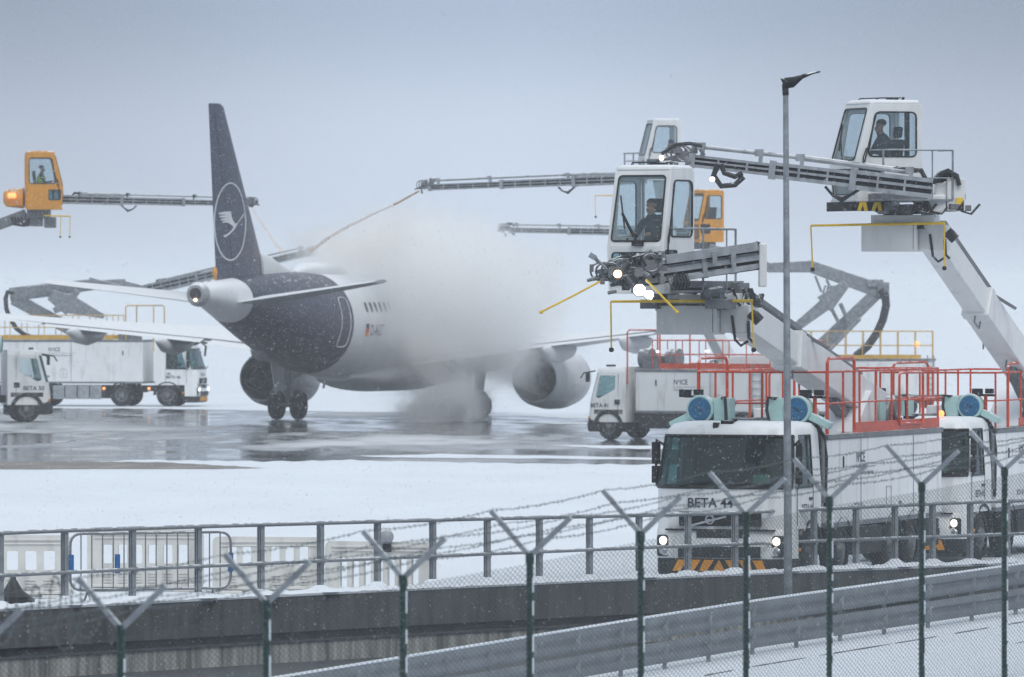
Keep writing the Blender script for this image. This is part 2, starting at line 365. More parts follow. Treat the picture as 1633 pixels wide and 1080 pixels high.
    for sd in (-1, 1):
        h = MB(M); h.loft([[(.07-.18*(abs(v)-.85)*(1 if v else 0)+dx, sd*v, z) for v, z in rpoly([(.93, .50), (1.17, .50), (1.17, .88), (.96, .88)], .05)] for dx in (0, .02)])
        hl = h.build('headlight', dark, cab, 0)
        if lamps:
            e_ = MB(M); e_.ball((.09, sd*1.04, .78), (.05, .07, .075), 14, 10); e_.build('lamp', lit, hl)
            e2 = MB(M); e2.ball((.08, sd*1.05, .60), (.04, .07, .07), 10, 6); e2.build('lamp', chrome, hl)
        if mirrors:
            mi = MB(M)
            for z0, z1 in ((2.12, 2.5), (1.78, 2.08)): mi.loft([[(x, sd*yy, z) for x, yy in rpoly([(-.46, W/2+.0), (-.30, W/2+.02), (-.30, W/2+.14), (-.46, W/2+.12)], .04)] for z in (z0, z1)])
            mi.tube([(-.45, sd*(W/2-.05), 2.45), (-.38, sd*(W/2+.06), 2.55), (-.38, sd*(W/2+.07), 2.1), (-.38, sd*(W/2+.06), 1.74), (-.5, sd*W/2, 1.7)], .025, 6)
            mi.build('mirror', black, cab, 30, .015)
    # wheel arch and step
    for sd in (-1, 1):
        ar = MB(M); pr = [(-1.35+.68*math.cos(t), .52+.62*math.sin(t)) for t in [math.pi*i/12 for i in range(13)]]
        out = pr+[(-2.0, .5), (-2.0, 1.0), (-.6, 1.0), (-.6, .5)]
        ar.loft([[(-1.35+r_*math.cos(t), sd*yy, .52+r_*.93*math.sin(t)) for t in [math.pi*i/12 for i in range(13)]]+[(-1.35+(r_-.05)*math.cos(t), sd*yy, .52+(r_-.05)*.93*math.sin(t)) for t in [math.pi*(12-i)/12 for i in range(13)]] for r_, yy in ((.66, .8), (.66, W/2+.02))])
        ar.box((-.6, sd*(W/2-.2), .5), (.16, .36, .5)); ar.box((-.55, sd*(W/2-.1), .78), (.4, .18, .18)); ar.box((-1.35, sd*(W/2-.12), 1.1), (1.3, .2, .1))
        ar.build('wheel_arch', dark, cab, 40)
        il = MB(M).box((-.62, sd*(W/2+.0), .62), (.1, .03, .06)); il.build('side_marker', bstripe, cab, 0)
    # inside
    it = MB(M); it.box((-.5, 0, 1.70), (.55, W-.3, .12)); it.box((-L+.1, 0, 2.17), (.03, W-.35, .88)); it.box((-1.0, 0, 2.60), (1.3, W-.4, .03))
    it.box((-1.2, 0, 1.745), (1.3, W-.3, .03)); it.build('dashboard', dark, cab, 0)
    for y in (-.6, .6):
        se = MB(M); se.box((-1.35, y, 1.9), (.5, .5, .16)); se.bar((-1.55, y, 1.9), (-1.7, y, 2.35), .5, .14, (1, 0, 0)); se.bar((-1.7, y, 2.38), (-1.73, y, 2.56), .3, .1, (1, 0, 0)); se.build('seat', seatm, cab, 0, .04)
    sw = MB(M); sw.tube([(-.82+.08*math.cos(a), .6+.22*math.sin(a), 1.98+.2*math.cos(a)) for a in [2*math.pi*i/20 for i in range(20)]], .018, 6, True); sw.cyl((-.62, .6, 1.78), (-.82, .6, 1.98), .03); sw.build('steering_wheel', black, cab)
    pp = MB(M).bar((-.22, .52, 1.86), (-.30, .80, 1.86), .01, .15); pp.build('paper_notice', paper, cab, 0)
    if num:
        lettering(cab, num, (.088, -.60, 1.37), (0, 1, 0), .235)
        lettering(cab, num, (-.72, W/2+.016, 1.28), (-1, 0, 0), .19); lettering(cab, num, (-1.42, -W/2-.016, 1.28), (1, 0, 0), .19)
    return cab
def low_cab(rt, num, L=1.55, W=2.3):
    """smaller cab whose side window drops towards the screen"""
    M = WM[rt.name]; zs, zh = 1.42, 2.36
    S = lambda z, xf, w=W, rc=.22: (z, plan(L, w, rc, xf, .04))
    mb = MB(M); mb.loft([[(x, y, z) for x, y in p] for z, p in (S(.62, -.02), S(.9, 0), S(zs, -.06))])
    mb.loft([[(x, y, z) for x, y in p] for z, p in (S(zh, -.30, W-.1), S(2.48, -.34, W-.14), S(2.56, -.48, W-.3, .2))])
    for sd in (-1, 1):
        o_ = [(-L, zs), (-.19, zs), (-.44, zh), (-L, zh)]; h_ = rpoly([(-1.12, 1.78), (-.48, 1.45), (-.32, 1.5), (-.50, 2.26), (-1.12, 2.26)], .06)
        f_ = lambda u, v, w: (u, sd*(W/2-.05*(v-zs)/(zh-zs)+w), v)
        mb.panel(o_, [h_], f_, .05)
    mb.box((-L+.03, 0, (zs+zh)/2), (.05, W-.25, zh-zs)); strip(mb, S(zs, -.06), S(zh, -.30, W-.1), 3, 4, .06); strip(mb, S(zs, -.06), S(zh, -.30, W-.1), 17, 18, .06)
    cab = mb.build('cab', white, rt, 40)
    ws = MB(M); strip(ws, S(zs, -.07, W-.01), S(zh, -.31, W-.11), 4, 17, .012); ws.build('windscreen', glassw, cab, 60)
    for sd in (-1, 1):
        g = MB(M); g.panel(rpoly([(-1.12, 1.78), (-.48, 1.45), (-.32, 1.5), (-.50, 2.26), (-1.12, 2.26)], .06), [], lambda u, v, w: (u, sd*(W/2-.02-.05*(v-zs)/(zh-zs)+w), v), .01); g.build('side_window', glassc, cab, 0)
        k = MB(M); y = sd*(W/2+.012); k.tube([(-L*.8, y, .9), (-L*.8, sd*(W/2-.04), zh-.05)], .008, 4); k.build('door_seal', dark, cab, 0); MB(M).box((-1.22, y, 1.33), (.2, .03, .17)).build('vent', dark, cab, 0); MB(M).box((-.1, sd*1.06, .78), (.14, .1, .1)).build('side_marker', bstripe, cab, 0)
        ar = MB(M); ar.loft([[(-.86+r_*math.cos(t), sd*yy, .45+r_*math.sin(t)) for t in [math.pi*i/12 for i in range(13)]]+[(-.86+(r_-.13)*math.cos(t), sd*yy, .45+(r_-.13)*math.sin(t)) for t in [math.pi*(12-i)/12 for i in range(13)]] for r_, yy in ((.6, .75), (.6, W/2+.03))])
        ar.box((-.86, sd*(W/2-.1), .98), (1.15, .2, .16)); ar.box((-.86, sd*.55, .62), (1.3, .3, .7)); ar.box((-.2, sd*(W/2-.12), .55), (.3, .2, .4)); ar.build('wheel_arch', dark, cab, 40)
        mi = MB(M); mi.box((-.12, sd*(W/2+.16), 2.2), (.1, .16, .34)); mi.tube([(-.32, sd*(W/2-.05), 2.42), (.08, sd*(W/2+.1), 2.34), (.2, sd*(W/2+.1), 2.16)], .03, 6); mi.build('mirror', black, cab, 0, .02)
    bm = MB(M); bm.loft([[(x, y, z) for x, y in plan(.5, W, .22, xf)] for z, xf in ((.28, .0), (.34, .06), (.62, .06), (.7, .0))]); bm.build('bumper', dark, cab, 40)
    for sd in (-1, 1):
        h = MB(M); h.box((.07, sd*.85, .5), (.04, .3, .16)); h.build('headlight', chrome, cab, 0, .02)
    it = MB(M); it.box((-.45, 0, zs+.06), (.4, W-.3, .12)); it.box((-1.2, 0, zs+.02), (.6, W-.3, .04)); it.build('dashboard', dark, cab, 0)
    for y in (-.55, .55):
        se = MB(M); se.box((-1.05, y, 1.6), (.46, .48, .16)); se.bar((-1.22, y, 1.6), (-1.34, y, 2.0), .48, .14, (1, 0, 0)); se.bar((-1.34, y, 2.03), (-1.36, y, 2.2), .28, .1, (1, 0, 0)); se.build('seat', seatm, cab, 0, .04)
    rf = MB(M).box((-.55, .4, 2.60), (.12, .5, .07)); rf.build('roof_lamp_bar', dark, cab, 0, .01)
    if num: lettering(cab, num, (-.14, W/2+.012, 1.14), (-1, 0, 0), .21); lettering(cab, num, (-1.0, -W/2-.012, 1.14), (1, 0, 0), .21)
    return cab
def rail(rt, name, x0, x1, W, z0, h, m, toe=None, n=6, high=None, parent=None, gap=None):
    """railing round the platform on the tank; posts, top, middle rail and toe board are one welded part"""
    mb = MB(WM[rt.name]); y = W/2-.05; r = .021
    for sd in (-1, 1):
        for i in range(n+1):
            x = x0+(x1-x0)*i/n; mb.tube([(x, sd*y, z0), (x, sd*y, z0+h)], r, 6)
        mb.tube([(x0, sd*y, z0+h), (x1, sd*y, z0+h)], r, 6); mb.tube([(x0, sd*y, z0+h*.5), (x1, sd*y, z0+h*.5)], r*.8, 6)
        if toe: mb.box(((toe[0]+toe[1])/2, sd*(y+.02), z0+.10), (abs(toe[1]-toe[0]), .02, .19))
    for x in (x0, x1):
        mb.tube([(x, -y, z0+h), (x, y, z0+h)], r, 6); mb.tube([(x, -y, z0+h*.5), (x, y, z0+h*.5)], r*.8, 6); mb.tube([(x, 0, z0), (x, 0, z0+h)], r, 6)
    if high:                                                  # taller hooped bays
        for a, b, hh in high:
            for sd in (-1, 1): mb.tube([(a, sd*y, z0-.55), (a, sd*y, z0+hh-.08), (a+(b-a)*.06, sd*y, z0+hh), (b-(b-a)*.06, sd*y, z0+hh), (b, sd*y, z0+hh-.08), (b, sd*y, z0)], .03, 6)
    if gap:                                                   # gate in the railing, doubled tubes
        a, b = gap
        for sd in (-1, 1): mb.tube([(x, sd*(y+.05), z) for x, z in rpoly([(a, z0+.12), (b, z0+.12), (b, z0+h-.06), (a, z0+h-.06)], .1)], .026, 6, True)
    return mb.build(name, m, parent or rt, 40)
def blower(rt, x, y, z, r=.24, yaw=0, parent=None, motor=1):
    M = WM[rt.name] @ Matrix.Translation((x, y, z)) @ Matrix.Rotation(yaw, 4, 'Z')
    h = MB(M); h.lathe([(-.42, .02), (-.42, r*.82), (-.3, r*1.02), (-.05, r*1.08), (0, r*1.06), (0, r*.9)], (0, 0, 0), (1, 0, 0), 24)
    h.box((-.22, motor*(r+.16), .0), (.34, .3, r*1.7)); h.bar((-.2, -motor*r*.9, -r*.5), (-.2, -motor*(r*1.0+.35), -r*1.25), .2, .13)
    h.box((-.2, 0, -r-.06), (.3, .36, .14))
    hb = h.build('blower', mint, parent or rt, 40, .012)
    c = MB(M); c.lathe([(-.015, r*.9), (.03, r*.86), (.05, r*.55), (.055, .03), (.06, .001)], (0, 0, 0), (1, 0, 0), 24); c.build('blower_cap', blue, hb, 30)
    k = MB(M); k.bar((.062, -.04, .05), (.062, .07, -.03), .012, .02); k.tube([(-.1, motor*.38, r*.8), (.08, motor*.5, r*.9), (.1, motor*.52, .0), (0, motor*.5, -r)], .03, 6); k.build('cable', hose, hb)
    return hb
def tank_body(rt, x0, x1, z0, z1, W=2.5, seams=(.47,), logo=True, num=None, wheels=(), r=.52, skirt=True, steel=None):
    M = WM[rt.name]; xm = (x0+x1)/2; L = abs(x1-x0)
    b = MB(M).box((xm, 0, (z0+z1)/2), (L, W, z1-z0)); body = b.build('tank_body', white, rt, 0, .025)
    c = MB(M); c.box((xm, 0, z1+.045), (L+.05, W+.05, .09)); c.box((xm, 0, z0-.04), (L-.02, W-.02, .08)); c.build('edge_trim', cgrey, body, 0, .01)
    for sd in (-1, 1):
        y = sd*(W/2+.003)
        for q in seams: MB(M).box((x0+(x1-x0)*q, y, (z0+z1)/2), (.014, .012, z1-z0-.05)).build('panel_joint', inkg, body, 0)
        MB(M).box((x0+(x1-x0)*.13, y, z0+(z1-z0)*.72), (.05, .03, .2)).build('door_handle', ink, body, 0); MB(M).box((x0+(x1-x0)*.62, y, z0+.25), (.12, .03, .07)).build('latch', inkg, body, 0)
        q = x0+(x1-x0)*.52; MB(M).tube([(q-.16, y, z0+.2), (q+.16, y, z0+.2), (q+.16, y, z0+.57), (q-.16, y, z0+.57)], .008, 4, True).build('hatch_outline', inkg, body, 0)
    if logo:
        for sd in (1, -1):
            d = (-sd, 0, 0); y = sd*(W/2+.005); xa = x0+(x1-x0)*(.24 if sd > 0 else .62)
            # four heavy upright letters with a small asterisk
            lettering(body, 'N', (xa, y, z1-.44), d, .25, ink, wide=.85); lettering(body, '*', (xa-sd*.17, y, z1-.42), d, .2, ink, wide=.8); lettering(body, 'ICE', (xa-sd*.25, y, z1-.44), d, .25, ink, wide=.85)
            lettering(body, 'Fluid Delivery & Experience', (xa, y, z1-.66), d, .10, inkg)
            ln = MB(M).box((xa-sd*.62, y, z1-.53), (1.25, .006, .012)); ln.build('logo_line', inkg, body, 0)
            if num: lettering(body, num, (x0+(x1-x0)*(.22 if sd > 0 else .8), y, z0+.22), d, .15, inkg)
    ch = MB(M)
    for sd in (-1, 1): ch.box((xm+.6, sd*.42, .82), (L+2.0, .1, .26))
    ch.box((xm, 0, .78), (L*.96, 1.5, .3))
    if skirt:
        for sd in (-1, 1):
            ws_ = sorted([w for w in wheels if w < x0+.3]); edges = [x1+.1]+[e for w in ws_ for e in (w-r-.14, w+r+.14)]+[x0-.1]
            for a, bb in zip(edges[::2], edges[1::2]):
                if bb-a > .25: ch.box(((a+bb)/2, sd*(W/2-.22), .66), (bb-a-.06, .4, .5))
    ch.build('chassis', dark, rt, 0, .015)
    if steel:
        for sd in (-1, 1):
            st = MB(M); k = steel[2]
            for i in range(k):
                a = steel[0]+(steel[1]-steel[0])*i/k; bb = steel[0]+(steel[1]-steel[0])*(i+1)/k; st.box(((a+bb)/2, sd*(W/2-.03), .64), (abs(bb-a)-.05, .08, .62))
            st.build('locker', alu, body, 0, .015)
    for x in wheels:
        for sd in (-1, 1): wheel(rt, x, sd*(W/2-.18), r)
    if wheels:
        ax = MB(M)
        for x in wheels: ax.cyl((x, -1, r), (x, 1, r), .09, n=8)
        ax.build('axle', dark, rt)
    for x in wheels:
        if x < x0+.2:
            for sd in (-1, 1): mf = MB(M); mf.loft([[(x+q*math.cos(t), sd*yy, r+q*math.sin(t)) for t in [math.pi*(.08+.84*i/10) for i in range(11)]]+[(x+(q-.03)*math.cos(t), sd*yy, r+(q-.03)*math.sin(t)) for t in [math.pi*(.92-.84*i/10) for i in range(11)]] for q, yy in ((r+.09, .75), (r+.09, W/2))]); mf.build('mudguard', dark, rt, 40)
    return body

# ------------------------------------------------------------------ operator cabins and booms
def person(name, M, label, top=jacket, vest=None, lean=0.0, turn=0.0, group=None):
    """seated figure; M places the hip point, x forward, z up"""
    J = {}; E = []; Rr = []
    pts = []
    def j(n, p, r, par=None):
        J[n] = len(pts); pts.append(Vector(p)); Rr.append(r)
        if par is not None: E.append((J[par], J[n]))
    L_ = lean
    j('hip', (0, 0, .10), .15); j('waist', (-.02+L_*.2, 0, .28), .135, 'hip'); j('chest', (-.01+L_*.5, 0, .46), .15, 'waist'); j('collar', (0+L_*.75, 0, .60), .10, 'chest')
    j('neck', (.02+L_*.9, 0, .68), .055, 'collar'); j('jaw', (.05+L_, 0, .76), .075, 'neck'); j('brow', (.035+L_, 0, .86), .088, 'jaw'); j('crown', (.02+L_, 0, .93), .06, 'brow')
    fx, fy = math.cos(turn), math.sin(turn)
    j('nose', (.05+L_+.10*fx, .10*fy, .80), .016, 'jaw')
    for s in (-1, 1):
        q = str(s)
        j('ear'+q, (.02+L_-.09*fy*s*0, s*.088, .82), .018, 'brow')
        j('shoulder'+q, (0+L_*.65, s*.18, .55), .075, 'collar'); j('elbow'+q, (.14+L_*.6, s*.25, .30), .05, 'shoulder'+q); j('wrist'+q, (.36+L_*.5, s*.17, .34), .034, 'elbow'+q)
        j('palm'+q, (.42+L_*.5, s*.15, .35), .034, 'wrist'+q)
        for i, (dy, ln) in enumerate(((-.03, .07), (-.01, .085), (.01, .08), (.03, .06))):
            j('knuckle%s%d' % (q, i), (.455+L_*.5, s*.15+dy, .355), .011, 'palm'+q); j('finger%s%d' % (q, i), (.455+ln*.6+L_*.5, s*.15+dy*1.2, .335), .009, 'knuckle%s%d' % (q, i)); j('tip%s%d' % (q, i), (.455+ln*.75+L_*.5, s*.15+dy*1.2, .305), .008, 'finger%s%d' % (q, i))
        j('thumb'+q, (.43+L_*.5, s*.15-s*.05, .36), .011, 'palm'+q); j('thumbtip'+q, (.465+L_*.5, s*.15-s*.06, .345), .009, 'thumb'+q)
        j('thigh'+q, (.05, s*.10, .06), .095, 'hip'); j('knee'+q, (.44, s*.13, .09), .065, 'thigh'+q); j('ankle'+q, (.47, s*.13, -.33), .042, 'knee'+q); j('toe'+q, (.62, s*.14, -.37), .04, 'ankle'+q)
    me = bpy.data.meshes.new(name); me.from_pydata(pts, E, []); o = bpy.data.objects.new(name, me); COL.objects.link(o)
    sm = o.modifiers.new('skin', 'SKIN'); lay = me.skin_vertices[0].data
    for i, r in enumerate(Rr): lay[i].radius = (r, r)
    lay[0].use_root = True
    o.modifiers.new('smooth', 'SUBSURF').levels = 1; o.modifiers['smooth'].render_levels = 1
    dg = bpy.context.evaluated_depsgraph_get(); m2 = bpy.data.meshes.new_from_object(o.evaluated_get(dg))
    bpy.data.objects.remove(o); bpy.data.meshes.remove(me); m2.name = name
    m2.materials.clear(); m2.materials.append(top); m2.materials.append(skin)
    for p in m2.polygons:
        c = p.center; p.material_index = 1 if c.z > .685 or (c.x > .385+L_*.5 and .25 < c.z < .42) else 0; p.use_smooth = True
    o = bpy.data.objects.new(name, m2); COL.objects.link(o); o.matrix_world = M; WM[o.name] = M
    tag(o, label, 'person', group)
    h = MB(M); h.ball((.0+L_, 0, .89), (.10, .095, .075), 12, 8); h.build('hair', hairm, o)
    f = MB(M)
    for s in (-1, 1): f.ball((.05+L_+.085*fx-.03*s*fy, .085*fy+.033*s*fx, .845), .011, 6, 4)
    f.box((.05+L_+.088*fx, .088*fy, .755), (.012, .045, .01)); f.build('face', hairm, o)
    if vest:
        v = MB(M); v.loft([[(x+a*rx*1.0, b*ry, z) for a, b in circ(14, 1)] for x, z, rx, ry in ((0, .14, .16, .165), (-.01+L_*.3, .32, .155, .16), (L_*.5, .48, .165, .18), (L_*.7, .57, .13, .15))], caps=False); v.build('vest', vest, o)
    return o
def op_cabin(rt, M, m=None, w=1.08, d=1.28, num=None, detail=True, glassm=None, stripes=False, platform=True, rail_side=1, seat_x=0.0):
    """glazed operator's cabin, front at x = 0, floor at z = 0"""
    m = m or shell; gm = glassm or glassc
    mb = MB(M); h = w/2; zt = 2.06
    side = [(-d, 0), (-.03, 0), (.03, .74), (-.30, zt), (-d, zt)]
    win = rpoly([(-d+.10, .92), (-.24, .92), (-.40, 1.88), (-d+.10, 1.88)], .12, 4)
    low = rpoly([(-.52, .30), (-.08, .30), (-.05, .68), (-.52, .68)], .04, 3)
    for s in (-1, 1): mb.panel(side, [win, low], lambda u, v, t: (u, s*(h+t), v), .05)
    def fr(u, v, t):      # front wall: lower upright, upper raked
        x = -.03+.06*v/.74 if v < .74 else .03-.33*(v-.74)/(zt-.74)
        return (x+t, u, v)
    k = h-.05
    mb.panel([(-k, .0), (k, .0), (k, .74), (-k, .74)], [rpoly([(-k+.04, .10), (k-.04, .10), (k-.04, .64), (-k+.04, .64)], .06)], fr, .05)
    mb.panel([(-k, .74), (k, .74), (k, zt), (-k, zt)], [rpoly([(-k+.02, .84), (k-.02, .84), (k-.04, zt-.1), (-k+.04, zt-.1)], .07, 4)], fr, .05)
    bk = lambda u, v, t: (-d-t-.05, u, v)
    mb.panel([(-k, 0), (k, 0), (k, zt), (-k, zt)], [rpoly([(-k+.05, .85), (k-.05, .85), (k-.05, 1.92), (-k+.05, 1.92)], .08)], bk, .05)
    mb.loft([[(x, y, z) for x, y in rpoly([(-d, -b), (a, -b), (a, b), (-d, b)], .08)] for z, a, b in ((zt+.002, -.285, h), (zt+.05, -.30, h-.01), (zt+.09, -.36, h-.08))])
    mb.box((-d/2, 0, -.03), (d, w, .06))
    cab = mb.build('operator_cabin', m, rt, 35, .008 if detail else 0)
    g = MB(M)
    g.panel(rpoly([(-k+.03, .85), (k-.03, .85), (k-.05, zt-.11), (-k+.05, zt-.11)], .07, 4), [], lambda u, v, t: (fr(u, v, t)[0]-.02, u, v), .01); g.build('windscreen', gm, cab, 0)
    g = MB(M); g.panel(rpoly([(-k+.05, .11), (k-.05, .11), (k-.05, .63), (-k+.05, .63)], .06), [], lambda u, v, t: (fr(u, v, t)[0]-.02, u, v), .01); g.build('lower_window', gm, cab, 0)
    for s in (-1, 1):
        g = MB(M); g.panel(win, [], lambda u, v, t: (u, s*(h-.02+t), v), .01); g.build('side_window', gm, cab, 0)
        g = MB(M); g.panel(low, [], lambda u, v, t: (u, s*(h-.02+t), v), .01); g.build('side_window', glassd, cab, 0)
        k2 = MB(M)
        k2.tube([(u, s*(h+.003), v) for u, v in win], .018, 5, True); k2.tube([(u, s*(h+.003), v) for u, v in low], .012, 5, True)
        k2.tube([(-.12, s*(h+.01), .3), (-.14, s*(h+.02), .9), (-.2, s*(h+.03), 1.1)], .014, 5); k2.tube([(-.17, s*(h+.01), .8), (-.42, s*(h+.01), 1.86)], .016, 5)
        k2.build('window_seal', black, cab, 0)
    g = MB(M); g.panel(rpoly([(-k+.06, .86), (k-.06, .86), (k-.06, 1.91), (-k+.06, 1.91)], .08), [], lambda u, v, t: (-d-t-.02, u, v), .01); g.build('rear_window', gm, cab, 0)
    sl = MB(M); sl.tube([(fr(u, v, 0)[0]+.006, u, v) for u, v in rpoly([(-k+.02, .84), (k-.02, .84), (k-.04, zt-.1), (-k+.04, zt-.1)], .07, 4)], .017, 5, True)
    sl.tube([(fr(u, v, 0)[0]+.006, u, v) for u, v in rpoly([(-k+.04, .10), (k-.04, .10), (k-.04, .64), (-k+.04, .64)], .06)], .014, 5, True); sl.build('screen_seal', black, cab, 0)
    if detail:
        wp = MB(M); wp.bar((.05, .05, .80), (-.09, -.30, 1.32), .03, .04); wp.bar((-.02, -.22, 1.05), (-.16, -.36, 1.62), .02, .03); wp.box((.05, .06, .80), (.08, .2, .09)); wp.build('wiper', black, cab, 0)
        se = MB(M); q_ = seat_x; se.box((-.68+q_, 0, .62), (.48, .5, .14)); se.bar((-.84+q_, 0, .62), (-.94+q_, 0, 1.30), .46, .12, (1, 0, 0)); se.bar((-.94+q_, 0, 1.34), (-.96+q_, 0, 1.58), .26, .1, (1, 0, 0)); se.box((-.68+q_, 0, .3), (.3, .3, .5))
        se.build('seat', seatm, cab, 0, .04)
        cn = MB(M); cn.bar((-.18, .3, .5), (-.30, .3, 1.02), .3, .08, (1, 0, 0)); cn.box((-.3, .32, 1.1), (.06, .26, .2)); cn.box((-.5, -.36, .55), (.4, .2, .3)); cn.tube([(-.4, -.34, .7), (-.36, -.33, .9)], .025, 6); cn.build('control_console', dark, cab, 0, .01)
        rf = MB(M); rf.tube([(-.45, -.3, zt+.07), (-.5, -.3, zt+.13), (-1.0, -.1, zt+.15), (-1.05, -.1, zt+.08)], .014, 5); rf.tube([(-.5, .3, zt+.07), (-.6, .3, zt+.13), (-1.1, .2, zt+.14)], .014, 5); rf.box((-1.05, -.05, zt+.11), (.12, .3, .06)); rf.cyl((-1.2, .1, zt+.06), (-1.2, .12, zt+.16), .03); rf.build('roof_wiper', black, cab, 0)
        pl = MB(M); pl.box((-d+.06, .08, 1.45), (.05, .12, 1.0)); pl.build('rear_post', dark, cab, 0)
    else:
        se = MB(M); se.box((-.80, 0, .62), (.48, .5, .14)); se.bar((-.98, 0, .62), (-1.08, 0, 1.4), .46, .12, (1, 0, 0)); se.build('seat', seatm, cab, 0, .03)
    if platform:
        y0, y1 = rail_side*h, rail_side*(h+.62); p = MB(M); xa, xb = -d-.35, -.25
        p.box(((xa+xb)/2, (y0+y1)/2, -.02), (xb-xa, .6, .04))
        for x in (xa, xb): p.tube([(x, y1, -.02), (x, y1, 1.05)], .02, 6); p.tube([(x, y1, 1.05), (x, y0+rail_side*.05, 1.05)], .018, 6); p.tube([(x, y1, .5), (x, y0+rail_side*.05, .5)], .014, 6)
        p.tube([(xa, y1, 1.05), (xb, y1, 1.05)], .02, 6); p.tube([(xa, y1, .45), (xb, y1, .45)], .014, 6); p.tube([((xa+xb)/2-.3, y1, -.02), ((xa+xb)/2-.3, y1, 1.05)], .014, 6)
        p.build('access_platform', galv, cab, 40)
    if num: lettering(cab, num, (-d+.50, rail_side*(h+.012), .62), (-rail_side, 0, 0), .2, inkg)
    if stripes:
        s_ = MB(M); s_.box((.06, 0, -.16), (.05, w, .2)); s_.box((-.25, rail_side*h, -.16), (.62, .05, .2)); sk = s_.build('skirt_board', dark, cab, 0)
        t = MB(M)
        for i in range(4):
            x = .0-.15*i; t.panel([(x, -.255), (x-.08, -.255), (x-.14+.1*(i % 2), -.065), (x-.06+.1*(i % 2), -.065)], [], lambda u, v, q: (u, rail_side*(h+.03+q), v), .005)
        t.build('warning_stripes', rod, sk, 0)
    return cab
def nozzle_head(rt, p, d, s=1.0, lamp=False, parent=None):
    d = Vector(d).normalized(); n = MB(); p = Vector(p); rnd = random.Random(int(p.x*100))
    n.bar(p-d*.15*s, p+d*.18*s, .14*s, .2*s)
    for i in range(14):
        q = p+d*rnd.uniform(-.25, .3)*s+Vector((rnd.uniform(-.1, .1), rnd.uniform(-.2, .2), rnd.uniform(-.2, .2)))*s
        if i % 2: n.cyl(q, q+Vector((rnd.uniform(-.15, .15), rnd.uniform(-.1, .1), rnd.uniform(-.15, .15)))*s, rnd.uniform(.025, .06)*s, n=8)
        else: n.box(q, (rnd.uniform(.06, .16)*s, rnd.uniform(.06, .16)*s, rnd.uniform(.06, .16)*s))
    u = d.cross(Vector((0, 1, 0))).normalized() if abs(d.y) < .9 else Vector((0, 0, 1))
    for k in range(3):
        c = p+d*(.02+.09*k)*s+Vector((0, -.1+.08*k, .05))*s; n.tube([c+d*(.16*s*math.cos(a))+Vector((0, 0, .15*s*math.sin(a))) for a in [2*math.pi*i/14 for i in range(14)]], .018*s, 5, True)
    n.cyl(p+d*.1*s+Vector((0, 0, -.02)), p+d*.42*s+Vector((0, 0, -.1*s)), .05*s, .03*s, 10)
    return n.build('spray_nozzle', cgrey, parent or rt, 30)
def nozzle_boom(rt, p0, p1, H=.3, name='nozzle_boom', flip=1, nsec=3, top=.28, hosefrac=.45, rails=2):
    """telescopic arm from p0 (cabin) to p1 (nozzle): sections, guide pipe with brackets, hose and nozzle"""
    p0 = Vector(p0); p1 = Vector(p1); a = p1-p0; L = a.length; a.normalize(); u = Vector((0, 0, 1)); u = (u-a*u.dot(a)).normalized(); sd = a.cross(u)
    mb = MB()
    for i in range(nsec):
        t0 = 0 if i == 0 else L*i/nsec-.1; t1 = L*(i+1)/nsec; hh = H*(1-.18*i); w = .26*(1-.15*i)
        q0, q1 = p0+a*t0, p0+a*t1
        mb.m(1).bar(q0, q1, w*.7, hh*.55, u).m(0)
        mb.bar(q0+u*hh*.38, q1+u*hh*.38, w*1.1, hh*.2, u); mb.bar(q0+u*hh*.02, q1+u*hh*.02, w*.95, hh*.14, u); mb.bar(q0-u*hh*.38, q1-u*hh*.38, w*1.15, hh*.22, u)
        mb.bar(q1-a*.1-u*0, q1+a*.02, w*1.35, hh*1.12, u)
        k = int((t1-t0)/.5)
        for j in range(1, k): c = q0+a*((t1-t0)*j/k); mb.bar(c-a*.02, c+a*.02, w*1.06, hh*.56, u)
    o = mb.build(name, [alu, dark], rt, 0)
    g = MB(); h0 = u*(H*.5+top*.5)
    g.tube([p0+a*L*hosefrac+h0, p1-a*.2+h0*.95], .04, 8); g.tube([p0+a*L*.1+h0*.92, p0+a*L*(hosefrac+.02)+h0], .055, 8)
    for t in (.1, hosefrac, .72, .96):
        c = p0+a*L*t; g.bar(c+u*H*.3-a*.04, c+h0+u*.07-a*.04, .16, .07, a); g.box(c+h0, (.16, .16, .13))
    g.build('guide_pipe', alu, o, 40)
    for k in range(3):
        c = p0+a*L*.36-u*H*.45+sd*(.06*k-.06); hs = MB(); hs.tube([c-a*.3, c-a*.15-u*.12, c-u*(.2+.03*k), c+a*.18-u*.17, c+a*.34-u*.02], .026, 6); hs.build('hose', hose, o, 40)
    hs = MB(); c = p0+a*L*.1+h0; hs.tube([c+a*.3, c, c-a*.22+u*.02, c-a*.34-u*.16, c-a*.3-u*.34], .05, 7)
    hs.build('hose', hose, o, 40)
    nozzle_head(rt, p1+a*.1+u*.06, a, 1.0, parent=o)
    return o
def feeler(rt, a, b, drops, r=.018, name='feeler_frame'):
    mb = MB(); mb.tube([a, b], [r*1.25, r*1.6], 6)
    for p, q in drops: mb.tube([p, q], r*.8, 6)
    o = mb.build(name, rod, rt, 40)
    k = MB()
    for p, q in drops: k.ball(q, .045, 8, 6)
    k.build('feeler_tip', black, o); return o
